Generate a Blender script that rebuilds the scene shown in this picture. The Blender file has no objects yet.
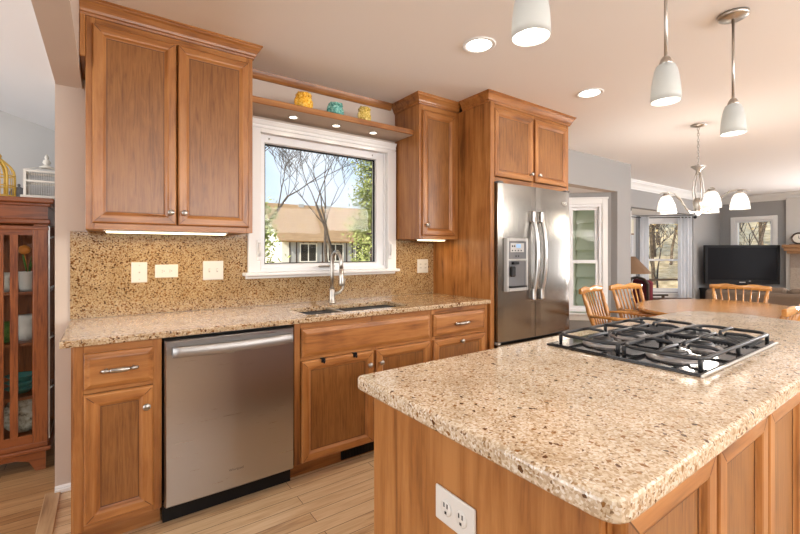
import bpy, bmesh, math, random
from mathutils import Vector, Matrix
random.seed(7)
SC = bpy.context.scene
COL = SC.collection
rad = math.radians
V = Vector

# ------------------------------------------------------------------ camera, sky, sun, large lights, exposure
cd = bpy.data.cameras.new('camera'); cam = bpy.data.objects.new('camera', cd); COL.objects.link(cam)
cam.location = (0, 0, 1.28); cam.rotation_euler = (rad(90), 0, rad(-35.5))
cd.sensor_width = 36; cd.lens = 36*414/800; cd.shift_y = -15.5/800; cd.clip_start = 0.05; cd.clip_end = 400
SC.camera = cam

def sky_world():
    w = bpy.data.worlds.new('sky'); SC.world = w; w.use_nodes = True
    n = w.node_tree.nodes; l = w.node_tree.links; n.clear()
    out = n.new('ShaderNodeOutputWorld'); bg = n.new('ShaderNodeBackground')
    tc = n.new('ShaderNodeTexCoord'); sep = n.new('ShaderNodeSeparateXYZ')
    ramp = n.new('ShaderNodeValToRGB')
    e = ramp.color_ramp.elements
    e[0].position = 0.0; e[0].color = (.80, .88, .95, 1)
    e[1].position = 0.6; e[1].color = (.30, .52, .88, 1)
    m = ramp.color_ramp.elements.new(.18); m.color = (.60, .78, .95, 1)
    no = n.new('ShaderNodeTexNoise'); no.inputs['Scale'].default_value = 4; no.inputs['Detail'].default_value = 6
    cr = n.new('ShaderNodeValToRGB'); cr.color_ramp.elements[0].position = .45; cr.color_ramp.elements[1].position = .75
    mx = n.new('ShaderNodeMixRGB'); mx.inputs[2].default_value = (.95, .97, 1, 1)
    l.new(tc.outputs['Generated'], sep.inputs[0]); l.new(sep.outputs['Z'], ramp.inputs[0])
    l.new(tc.outputs['Generated'], no.inputs['Vector']); l.new(no.outputs['Fac'], cr.inputs[0])
    l.new(cr.outputs[0], mx.inputs[0]); l.new(ramp.outputs[0], mx.inputs[1])
    l.new(mx.outputs[0], bg.inputs[0]); bg.inputs[1].default_value = 1.15
    l.new(bg.outputs[0], out.inputs[0])
sky_world()

def lamp(name, kind, loc, energy, color=(1, 1, 1), rot=(0, 0, 0), size=None, size_y=None, spot=None, blend=.6, radius=None, parent=None):
    d = bpy.data.lights.new(name, kind); d.energy = energy; d.color = color
    if kind == 'AREA':
        d.shape = 'RECTANGLE'; d.size = size; d.size_y = size_y or size
    if kind == 'SPOT':
        d.spot_size = rad(spot); d.spot_blend = blend
    if radius is not None and kind in ('POINT', 'SPOT'): d.shadow_soft_size = radius
    o = bpy.data.objects.new(name, d); COL.objects.link(o)
    o.location = loc; o.rotation_euler = rot
    if parent: o.parent = parent
    return o
sun = lamp('sun', 'SUN', (-20, -8, 30), 6.0, (1, .93, .80), rot=V((.80, .28, -.53)).to_track_quat('-Z', 'Y').to_euler()); sun.data.angle = rad(.6)
WARM = (1, .88, .74); COOL = (.93, .96, 1)
# added area lights out of view, with no windows built behind them
lamp('fill_kitchen', 'AREA', (1.6, -2.45, 1.95), 150, (1, .97, .95), rot=(rad(122), 0, 0), size=4.2, size_y=.7)  # added fill, tilted up to brighten the kitchen ceiling
lamp('fill_dining', 'AREA', (5.0, -2.45, 2.0), 110, (1, .98, .96), rot=(rad(120), 0, 0), size=2.2, size_y=.6)  # added fill for the dining and family side
lamp('streak_light', 'AREA', (7.4, -2.45, 1.3), 3, COOL, rot=(rad(90), 0, 0), size=.22, size_y=2.1)  # added only to lay an upright streak on the fridge
lamp('streak_light', 'AREA', (10.2, -2.45, 1.3), 5, COOL, rot=(rad(90), 0, 0), size=.25, size_y=2.1)  # second added streak, for the right fridge door
lamp('fill_family', 'AREA', (11.45, -.12, 1.4), 330, (.98, .98, 1), rot=(rad(115), 0, rad(90)), size=.6, size_y=1.9)  # added fill for the family room, solid wall behind it
lamp('fill_left_room', 'AREA', (-3.3, 1.6, 1.4), 115, (.97, .98, 1), rot=(rad(98), 0, rad(-90)), size=3.4, size_y=1.9)  # added fill for the left room, solid wall behind it
vs = SC.view_settings
vs.view_transform = 'Standard'; vs.look = 'None'; vs.gamma = 1; vs.use_curve_mapping = False
vs.exposure = 0.06
try:
    SC.cycles.max_bounces = 10; SC.cycles.diffuse_bounces = 5; SC.cycles.glossy_bounces = 4
    SC.cycles.transparent_max_bounces = 16; SC.cycles.transmission_bounces = 6
    SC.cycles.sample_clamp_indirect = 5; SC.cycles.caustics_reflective = False; SC.cycles.caustics_refractive = False
except Exception:
    pass

# ------------------------------------------------------------------ materials
def newmat(name):
    m = bpy.data.materials.new(name); m.use_nodes = True
    nt = m.node_tree; b = nt.nodes['Principled BSDF']
    return m, nt, b
def plain(name, col, rough=.5, metal=0, spec=.5, coat=0, trans=0, emit=None, es=0, sss=0):
    m, nt, b = newmat(name)
    b.inputs['Base Color'].default_value = (*col, 1); b.inputs['Roughness'].default_value = rough
    b.inputs['Metallic'].default_value = metal; b.inputs['Specular IOR Level'].default_value = spec
    b.inputs['Coat Weight'].default_value = coat; b.inputs['Transmission Weight'].default_value = trans
    if emit: b.inputs['Emission Color'].default_value = (*emit, 1); b.inputs['Emission Strength'].default_value = es
    return m
def node(nt, t, **k):
    n = nt.nodes.new(t)
    for a, v in k.items():
        if a in n.inputs: n.inputs[a].default_value = v
        else: setattr(n, a, v)
    return n
def ramp(nt, stops, interp='LINEAR'):
    r = nt.nodes.new('ShaderNodeValToRGB'); r.color_ramp.interpolation = interp
    els = r.color_ramp.elements
    while len(els) > 1: els.remove(els[-1])
    els[0].position = stops[0][0]; els[0].color = (*stops[0][1], 1)
    for p, c in stops[1:]:
        e = els.new(p); e.color = (*c, 1)
    return r
def obj_coords(nt, scale, jitter=True):
    tc = nt.nodes.new('ShaderNodeTexCoord'); mp = nt.nodes.new('ShaderNodeMapping')
    mp.inputs['Scale'].default_value = scale
    if jitter:
        oi = nt.nodes.new('ShaderNodeObjectInfo'); cx = nt.nodes.new('ShaderNodeVectorMath'); cx.operation = 'SCALE'
        cx.inputs[0].default_value = (7.1, 5.3, 9.7); nt.links.new(oi.outputs['Random'], cx.inputs['Scale'])
        ad = nt.nodes.new('ShaderNodeVectorMath'); ad.operation = 'ADD'
        nt.links.new(tc.outputs['Object'], ad.inputs[0]); nt.links.new(cx.outputs[0], ad.inputs[1])
        nt.links.new(ad.outputs[0], mp.inputs['Vector'])
    else:
        nt.links.new(tc.outputs['Object'], mp.inputs['Vector'])
    return mp
def wood(name, dark, mid, light, axis='Z', rough=.36, coat=.12, figure=1.0, grain=1.0, bump=.05, fine=1.0):
    m, nt, b = newmat(name); L = nt.links
    st = {'X': (1.6, 24, 24), 'Y': (24, 1.6, 24), 'Z': (24, 24, 1.6)}[axis]
    fi = {'X': (8, 120, 120), 'Y': (120, 8, 120), 'Z': (120, 120, 8)}[axis]
    bl = {'X': (2, 4, 4), 'Y': (4, 2, 4), 'Z': (4, 4, 2)}[axis]
    st = tuple(v*fine for v in st)
    n1 = node(nt, 'ShaderNodeTexNoise', Scale=1.0, Detail=6.0, Roughness=.6, Distortion=.6*figure); L.new(obj_coords(nt, st).outputs[0], n1.inputs['Vector'])
    n2 = node(nt, 'ShaderNodeTexNoise', Scale=1.0, Detail=3.0, Roughness=.7); L.new(obj_coords(nt, fi).outputs[0], n2.inputs['Vector'])
    n3 = node(nt, 'ShaderNodeTexNoise', Scale=1.0, Detail=4.0, Distortion=1.2); L.new(obj_coords(nt, bl).outputs[0], n3.inputs['Vector'])
    a = node(nt, 'ShaderNodeMath', operation='MULTIPLY_ADD'); L.new(n1.outputs['Fac'], a.inputs[0]); a.inputs[1].default_value = .55
    s = node(nt, 'ShaderNodeMath', operation='MULTIPLY'); L.new(n3.outputs['Fac'], s.inputs[0]); s.inputs[1].default_value = .30
    L.new(s.outputs[0], a.inputs[2])
    c = node(nt, 'ShaderNodeMath', operation='MULTIPLY_ADD'); L.new(n2.outputs['Fac'], c.inputs[0]); c.inputs[1].default_value = .18*grain; L.new(a.outputs[0], c.inputs[2])
    r = ramp(nt, [(.38, dark), (.5, mid), (.63, light)]); L.new(c.outputs[0], r.inputs[0])
    L.new(r.outputs[0], b.inputs['Base Color'])
    b.inputs['Roughness'].default_value = rough; b.inputs['Coat Weight'].default_value = coat; b.inputs['Coat Roughness'].default_value = .2
    bp = node(nt, 'ShaderNodeBump', Strength=bump, Distance=.002); L.new(n2.outputs['Fac'], bp.inputs['Height']); L.new(bp.outputs[0], b.inputs['Normal'])
    return m
def stone(name, dense=.032, gain=1.0, tone=(1, 1, 1), k=1.0):
    m, nt, b = newmat(name); L = nt.links
    co = obj_coords(nt, (1, 1, 1), False)
    wn = node(nt, 'ShaderNodeTexNoise', Scale=60.0, Detail=2.0); L.new(co.outputs[0], wn.inputs['Vector'])
    ad = node(nt, 'ShaderNodeVectorMath', operation='MULTIPLY_ADD'); L.new(wn.outputs['Color'], ad.inputs[0]); ad.inputs[1].default_value = (.006, .006, .006); L.new(co.outputs[0], ad.inputs[2])
    v1 = node(nt, 'ShaderNodeTexVoronoi', Scale=230.0*k); L.new(ad.outputs[0], v1.inputs['Vector'])
    v2 = node(nt, 'ShaderNodeTexVoronoi', Scale=120.0*k); L.new(ad.outputs[0], v2.inputs['Vector'])
    s1 = node(nt, 'ShaderNodeSeparateColor'); L.new(v1.outputs['Color'], s1.inputs[0])
    s2 = node(nt, 'ShaderNodeSeparateColor'); L.new(v2.outputs['Color'], s2.inputs[0])
    r1 = ramp(nt, [(0, (.22, .14, .08)), (.03, (.36, .24, .13)), (.11, (.47, .36, .245)), (.34, (.58, .475, .35)), (.62, (.66, .565, .44)), (.85, (.72, .665, .585))], 'CONSTANT')
    L.new(s1.outputs[0], r1.inputs[0])
    r2 = ramp(nt, [(0, (1, 1, 1)), (dense, (0, 0, 0))], 'CONSTANT'); L.new(s2.outputs[1], r2.inputs[0])
    r3 = ramp(nt, [(0, (.11, .05, .02)), (.4, (.26, .13, .045)), (.8, (.36, .21, .10))], 'CONSTANT'); L.new(s2.outputs[0], r3.inputs[0])
    mx = node(nt, 'ShaderNodeMixRGB'); L.new(r2.outputs[0], mx.inputs[0]); L.new(r1.outputs[0], mx.inputs[1]); L.new(r3.outputs[0], mx.inputs[2])
    big = node(nt, 'ShaderNodeTexNoise', Scale=9.0, Detail=3.0); L.new(co.outputs[0], big.inputs['Vector'])
    rb = ramp(nt, [(.3, (.86*gain, .82*gain, .76*gain)), (.7, (1.08*gain, 1.06*gain, 1.04*gain))]); L.new(big.outputs['Fac'], rb.inputs[0])
    mu = node(nt, 'ShaderNodeMixRGB', blend_type='MULTIPLY'); mu.inputs[0].default_value = 1; L.new(mx.outputs[0], mu.inputs[1]); L.new(rb.outputs[0], mu.inputs[2])
    tn = node(nt, 'ShaderNodeMixRGB', blend_type='MULTIPLY'); tn.inputs[0].default_value = 1; L.new(mu.outputs[0], tn.inputs[1]); tn.inputs[2].default_value = (*tone, 1); mu = tn
    L.new(mu.outputs[0], b.inputs['Base Color'])
    b.inputs['Roughness'].default_value = .10; b.inputs['Specular IOR Level'].default_value = .5
    return m
def planks(name, cols, axis='X', width=.083, length=1.3, rough=.3):
    m, nt, b = newmat(name); L = nt.links
    tc = nt.nodes.new('ShaderNodeTexCoord'); mp = nt.nodes.new('ShaderNodeMapping')
    if axis == 'Y': mp.inputs['Rotation'].default_value = (0, 0, rad(90))
    L.new(tc.outputs['Object'], mp.inputs['Vector'])
    br = node(nt, 'ShaderNodeTexBrick', Scale=1.0); br.offset = .37; br.offset_frequency = 2
    br.inputs['Color1'].default_value = (0, 0, 0, 1); br.inputs['Color2'].default_value = (1, 1, 1, 1); br.inputs['Mortar'].default_value = (.5, .5, .5, 1)
    br.inputs['Mortar Size'].default_value = .0016; br.inputs['Brick Width'].default_value = length; br.inputs['Row Height'].default_value = width
    br.inputs['Bias'].default_value = 0
    L.new(mp.outputs[0], br.inputs['Vector'])
    off = node(nt, 'ShaderNodeVectorMath', operation='SCALE'); L.new(br.outputs['Color'], off.inputs[0]); off.inputs['Scale'].default_value = 11.0
    ad = node(nt, 'ShaderNodeVectorMath', operation='ADD'); L.new(mp.outputs[0], ad.inputs[0]); L.new(off.outputs[0], ad.inputs[1])
    ms = nt.nodes.new('ShaderNodeMapping'); ms.inputs['Scale'].default_value = (2.2, 30, 1); L.new(ad.outputs[0], ms.inputs['Vector'])
    n1 = node(nt, 'ShaderNodeTexNoise', Scale=1.0, Detail=5.0, Roughness=.65, Distortion=1.1); L.new(ms.outputs[0], n1.inputs['Vector'])
    mf = nt.nodes.new('ShaderNodeMapping'); mf.inputs['Scale'].default_value = (9, 260, 1); L.new(ad.outputs[0], mf.inputs['Vector'])
    n2 = node(nt, 'ShaderNodeTexNoise', Scale=1.0, Detail=2.0); L.new(mf.outputs[0], n2.inputs['Vector'])
    a = node(nt, 'ShaderNodeMath', operation='MULTIPLY_ADD'); L.new(n1.outputs['Fac'], a.inputs[0]); a.inputs[1].default_value = .7
    s = node(nt, 'ShaderNodeMath', operation='MULTIPLY'); L.new(n2.outputs['Fac'], s.inputs[0]); s.inputs[1].default_value = .25; L.new(s.outputs[0], a.inputs[2])
    bw = node(nt, 'ShaderNodeMath', operation='MULTIPLY_ADD'); L.new(br.outputs['Color'], bw.inputs[0]); bw.inputs[1].default_value = .20; L.new(a.outputs[0], bw.inputs[2])
    r = ramp(nt, [(.36, cols[0]), (.52, cols[1]), (.70, cols[2])]); L.new(bw.outputs[0], r.inputs[0])
    mx = node(nt, 'ShaderNodeMixRGB'); L.new(br.outputs['Fac'], mx.inputs[0]); L.new(r.outputs[0], mx.inputs[1]); mx.inputs[2].default_value = (cols[0][0]*.35, cols[0][1]*.3, cols[0][2]*.3, 1)
    L.new(mx.outputs[0], b.inputs['Base Color']); b.inputs['Roughness'].default_value = rough
    return m
def paint(name, col, rough=.85):
    m, nt, b = newmat(name); L = nt.links
    n = node(nt, 'ShaderNodeTexNoise', Scale=350.0, Detail=2.0); tc = nt.nodes.new('ShaderNodeTexCoord'); L.new(tc.outputs['Object'], n.inputs['Vector'])
    bp = node(nt, 'ShaderNodeBump', Strength=.04, Distance=.001); L.new(n.outputs['Fac'], bp.inputs['Height']); L.new(bp.outputs[0], b.inputs['Normal'])
    b.inputs['Base Color'].default_value = (*col, 1); b.inputs['Roughness'].default_value = rough; b.inputs['Specular IOR Level'].default_value = .2
    return m
def brushed(name, col, axis='X', rough=.28):
    m, nt, b = newmat(name); L = nt.links
    sc = {'X': (2, 300, 300), 'Z': (300, 300, 2)}[axis]
    n = node(nt, 'ShaderNodeTexNoise', Scale=1.0, Detail=2.0); L.new(obj_coords(nt, sc).outputs[0], n.inputs['Vector'])
    r = node(nt, 'ShaderNodeMapRange'); r.inputs['To Min'].default_value = rough-.02; r.inputs['To Max'].default_value = rough+.03
    L.new(n.outputs['Fac'], r.inputs['Value']); L.new(r.outputs[0], b.inputs['Roughness'])
    bp = node(nt, 'ShaderNodeBump', Strength=.006, Distance=.0003); L.new(n.outputs['Fac'], bp.inputs['Height']); L.new(bp.outputs[0], b.inputs['Normal'])
    b.inputs['Base Color'].default_value = (*col, 1); b.inputs['Metallic'].default_value = 1
    tg = nt.nodes.new('ShaderNodeTangent'); tg.direction_type = 'RADIAL'; tg.axis = 'Z'; L.new(tg.outputs[0], b.inputs['Tangent']); b.inputs['Anisotropic'].default_value = .6
    return m
def thin_glass(name, tint=(1, 1, 1), gloss=.08):
    m = bpy.data.materials.new(name); m.use_nodes = True; nt = m.node_tree; nt.nodes.clear(); L = nt.links
    o = nt.nodes.new('ShaderNodeOutputMaterial'); t = nt.nodes.new('ShaderNodeBsdfTransparent'); g = nt.nodes.new('ShaderNodeBsdfGlossy')
    t.inputs[0].default_value = (*tint, 1); g.inputs['Roughness'].default_value = .02
    lw = nt.nodes.new('ShaderNodeLayerWeight'); lw.inputs[0].default_value = .25
    mu = node(nt, 'ShaderNodeMath', operation='MULTIPLY_ADD'); L.new(lw.outputs['Fresnel'], mu.inputs[0]); mu.inputs[1].default_value = .10; mu.inputs[2].default_value = gloss*.05
    mx = nt.nodes.new('ShaderNodeMixShader'); L.new(mu.outputs[0], mx.inputs[0]); L.new(t.outputs[0], mx.inputs[1]); L.new(g.outputs[0], mx.inputs[2]); L.new(mx.outputs[0], o.inputs[0])
    return m
def frosted(name, col=(.93, .93, .9), glow=.12):
    m = bpy.data.materials.new(name); m.use_nodes = True; nt = m.node_tree; nt.nodes.clear(); L = nt.links
    o = nt.nodes.new('ShaderNodeOutputMaterial'); t = nt.nodes.new('ShaderNodeBsdfTranslucent'); d = nt.nodes.new('ShaderNodeBsdfPrincipled')
    t.inputs[0].default_value = (*col, 1); d.inputs['Base Color'].default_value = (*col, 1); d.inputs['Roughness'].default_value = .35
    mx = nt.nodes.new('ShaderNodeMixShader'); mx.inputs[0].default_value = .55; L.new(t.outputs[0], mx.inputs[1]); L.new(d.outputs[0], mx.inputs[2])
    em = nt.nodes.new('ShaderNodeEmission'); em.inputs[0].default_value = (1, .95, .88, 1); em.inputs[1].default_value = glow
    ad = nt.nodes.new('ShaderNodeAddShader'); L.new(mx.outputs[0], ad.inputs[0]); L.new(em.outputs[0], ad.inputs[1]); L.new(ad.outputs[0], o.inputs[0])
    return m
def emitter(name, col, s):
    m = bpy.data.materials.new(name); m.use_nodes = True; nt = m.node_tree; nt.nodes.clear()
    o = nt.nodes.new('ShaderNodeOutputMaterial'); e = nt.nodes.new('ShaderNodeEmission')
    e.inputs[0].default_value = (*col, 1); e.inputs[1].default_value = s; nt.links.new(e.outputs[0], o.inputs[0])
    return m
def speck(name, c1, c2, scale=30, rough=.9, c3=None, detail=5.0):
    m, nt, b = newmat(name); L = nt.links
    n = node(nt, 'ShaderNodeTexNoise', Scale=float(scale), Detail=detail, Roughness=.65); L.new(obj_coords(nt, (1, 1, 1)).outputs[0], n.inputs['Vector'])
    st = [(.35, c1), (.62, c2)] if not c3 else [(.32, c1), (.5, c2), (.66, c3)]
    r = ramp(nt, st); L.new(n.outputs['Fac'], r.inputs[0]); L.new(r.outputs[0], b.inputs['Base Color']); b.inputs['Roughness'].default_value = rough
    b.inputs['Specular IOR Level'].default_value = .2
    return m

M = {}
mp_d, mp_m, mp_l = (.15, .048, .010), (.32, .122, .029), (.43, .19, .057)
M['maple'] = wood('maple_upright_grain', mp_d, mp_m, mp_l, 'Z')
M['maple_x'] = wood('maple_level_grain', mp_d, mp_m, mp_l, 'X')
M['maple_y'] = wood('maple_deep_grain', mp_d, mp_m, mp_l, 'Y')
M['panel'] = wood('maple_panel', (.11, .038, .008), (.205, .077, .017), (.28, .117, .030), 'Z', figure=2.4, fine=2.6, grain=1.5)
M['glaze'] = plain('dark_glaze', (.10, .035, .012), .5)
M['oak'] = wood('red_oak', (.035, .008, .003), (.14, .034, .009), (.28, .082, .022), 'Z', rough=.3, figure=4.0, grain=1.8, fine=1.4)
M['oak_x'] = wood('red_oak_level', (.06, .013, .004), (.155, .038, .010), (.25, .072, .02), 'X', rough=.3, figure=3.0, grain=1.6)
M['honey'] = wood('honey_oak', (.27, .10, .016), (.43, .185, .036), (.54, .26, .07), 'Z', rough=.28, coat=.3)
M['honey_x'] = wood('honey_oak_level', (.29, .115, .022), (.45, .205, .05), (.56, .29, .09), 'X', rough=.18, coat=.4)
M['darkwood'] = wood('dark_stained_wood', (.02, .010, .006), (.045, .022, .012), (.08, .04, .02), 'Z')
M['stone'] = stone('speckled_quartz')
M['stone_shaded'] = stone('speckled_quartz_shaded', .23, .64, (1.10, .93, .66), 1.35)  # island stone darkened and warmed: dim warm light put into the colour
M['stone_warm'] = stone('speckled_quartz_warm_lit', .15, .74, (1.06, .95, .80), .85)  # island stone again, with the warm light put into its colour
M['floor'] = planks('oak_strip_floor', [(.33, .18, .085), (.56, .365, .20), (.68, .49, .30)])
M['floor_left'] = planks('oak_floor_left', [(.22, .105, .04), (.36, .19, .08), (.46, .27, .125)])
M['ceil'] = paint('ceiling_white', (.86, .84, .83))
M['ceil_left'] = paint('vaulted_ceiling_white', (.80, .80, .80))
M['wall_k'] = paint('kitchen_wall_warm_lit', (.58, .49, .42))  # grey wall paint with the kitchen's warm light put into its colour
M['wall_f'] = paint('grey_wall_paint', (.325, .32, .315))
M['wall_c'] = paint('pale_wall_paint', (.56, .55, .53))
M['white'] = plain('white_trim', (.82, .82, .81), .4)
M['vinyl'] = plain('white_vinyl', (.80, .80, .81), .35)
M['white_plate'] = plain('white_plate', (.68, .66, .62), .35)
M['dark'] = plain('dark_slot', (.02, .018, .016), .6)
M['steel'] = brushed('brushed_steel', (.46, .46, .465), 'X', .28)
M['steel_v'] = brushed('brushed_steel_upright', (.235, .215, .19), 'Z', .20)
M['steel_lt'] = plain('satin_steel', (.66, .65, .63), .28, 1)
M['nickel'] = plain('brushed_nickel', (.46, .43, .39), .34, 1)
M['pewter'] = plain('pewter', (.45, .43, .40), .3, 1)
M['burner'] = plain('burner_metal', (.30, .30, .31), .4, .8)
M['satin'] = plain('satin_handle', (.42, .41, .40), .5, 1)
M['sink'] = plain('sink_steel', (.15, .15, .155), .4, .85)
M['black'] = plain('black_plastic', (.010, .010, .011), .4, spec=.2)
M['tvscreen'] = plain('dark_screen', (.009, .009, .011), .22, spec=.12)
M['iron'] = plain('cast_iron', (.018, .019, .022), .42, 0, .5)
M['blackglass'] = plain('black_glass', (.012, .012, .014), .05, 0, .6)
M['greyplastic'] = plain('grey_plastic', (.12, .12, .125), .4)
M['silver'] = plain('silver_plastic', (.50, .49, .47), .32, .5)
M['lcd'] = emitter('display_glow', (.55, .75, 1.0), .9)
M['lcdtext'] = plain('display_digits', (.02, .04, .15), .4)
M['glass'] = thin_glass('window_glass')
M['cabglass'] = thin_glass('cabinet_glass', (.95, .96, .95), .1)
M['frost'] = frosted('frosted_glass', (.60, .61, .60), glow=0)
M['frost2'] = frosted('white_opal_glass', (.95, .94, .92), glow=.25)
M['bulb'] = emitter('bulb', (1, .93, .82), 5)
M['can'] = emitter('can_light', (1, .95, .86), 7)
M['strip'] = emitter('light_strip', (1, .86, .55), 4.5)
M['puck'] = emitter('puck_light', (1, .90, .72), 5)
M['curtain'] = frosted('sheer_curtain', (.93, .95, .98), glow=0)
M['shade_br'] = plain('brown_lampshade', (.23, .135, .075), .8)
M['blind'] = plain('cream_blind', (.72, .68, .55), .8)
M['maroon'] = plain('maroon_fabric', (.16, .018, .03), .9)
M['sofa'] = speck('taupe_fabric', (.15, .11, .08), (.21, .155, .115), 200)
M['tile'] = speck('hearth_tile', (.36, .30, .25), (.46, .40, .34), 40, .5)
M['tile_d'] = speck('hearth_tile_dark', (.27, .22, .19), (.34, .29, .25), 40, .5)
M['yellow'] = plain('yellow_enamel', (.66, .43, .08), .45)
M['cream'] = plain('cream_enamel', (.78, .75, .68), .5)
M['teal'] = plain('teal_glaze', (.10, .36, .34), .25)
M['green'] = speck('leaf_green', (.05, .13, .03), (.14, .26, .06), 30)
M['petal'] = plain('orange_petal', (.70, .25, .04), .6)
M['linen'] = plain('white_linen', (.72, .70, .66), .9)
M['amber'] = speck('amber_glass', (.55, .20, .01), (.95, .52, .05), 70, .12, c3=(1, .78, .25))
M['tealglass'] = speck('teal_glass', (.03, .14, .13), (.16, .46, .40), 70, .12, c3=(.45, .75, .68))
M['olive'] = speck('yellow_glass', (.30, .20, .03), (.72, .52, .12), 70, .12, c3=(.95, .82, .40))
M['greyglass'] = plain('smoked_glass', (.35, .37, .40), .1, trans=.6)
M['bark'] = speck('bark', (.05, .038, .03), (.15, .115, .09), 14)
M['bark_lt'] = speck('pale_bark', (.10, .075, .05), (.27, .20, .14), 10)
M['pine'] = speck('pine_needles', (.20, .25, .06), (.42, .46, .15), 3, c3=(.58, .58, .24))
M['dryleaf'] = speck('dry_leaves', (.40, .26, .10), (.66, .50, .27), 3, c3=(.78, .66, .42))
M['litter'] = speck('leaf_litter', (.42, .30, .16), (.66, .51, .30), 2.5, c3=(.80, .68, .46), detail=8.0)
M['lawn'] = speck('lawn', (.16, .17, .06), (.32, .30, .12), 4)
M['siding_w'] = plain('white_siding', (.80, .77, .68), .7)
M['siding_g'] = plain('sage_siding', (.70, .78, .58), .7)
M['siding_gt'] = plain('sage_trim', (.66, .72, .56), .7)
M['grey_board'] = plain('grey_boarding', (.42, .42, .40), .7)
def shingles():
    m, nt, b = newmat('tan_shingles'); L = nt.links
    tc = nt.nodes.new('ShaderNodeTexCoord'); br = node(nt, 'ShaderNodeTexBrick', Scale=1.0)
    br.inputs['Color1'].default_value = (.34, .20, .095, 1); br.inputs['Color2'].default_value = (.43, .265, .13, 1); br.inputs['Mortar'].default_value = (.30, .20, .11, 1)
    br.inputs['Brick Width'].default_value = .5; br.inputs['Row Height'].default_value = .2; br.inputs['Mortar Size'].default_value = .015
    L.new(tc.outputs['Object'], br.inputs['Vector']); L.new(br.outputs[0], b.inputs['Base Color']); b.inputs['Roughness'].default_value = .9
    return m
M['shingle'] = shingles()

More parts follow.
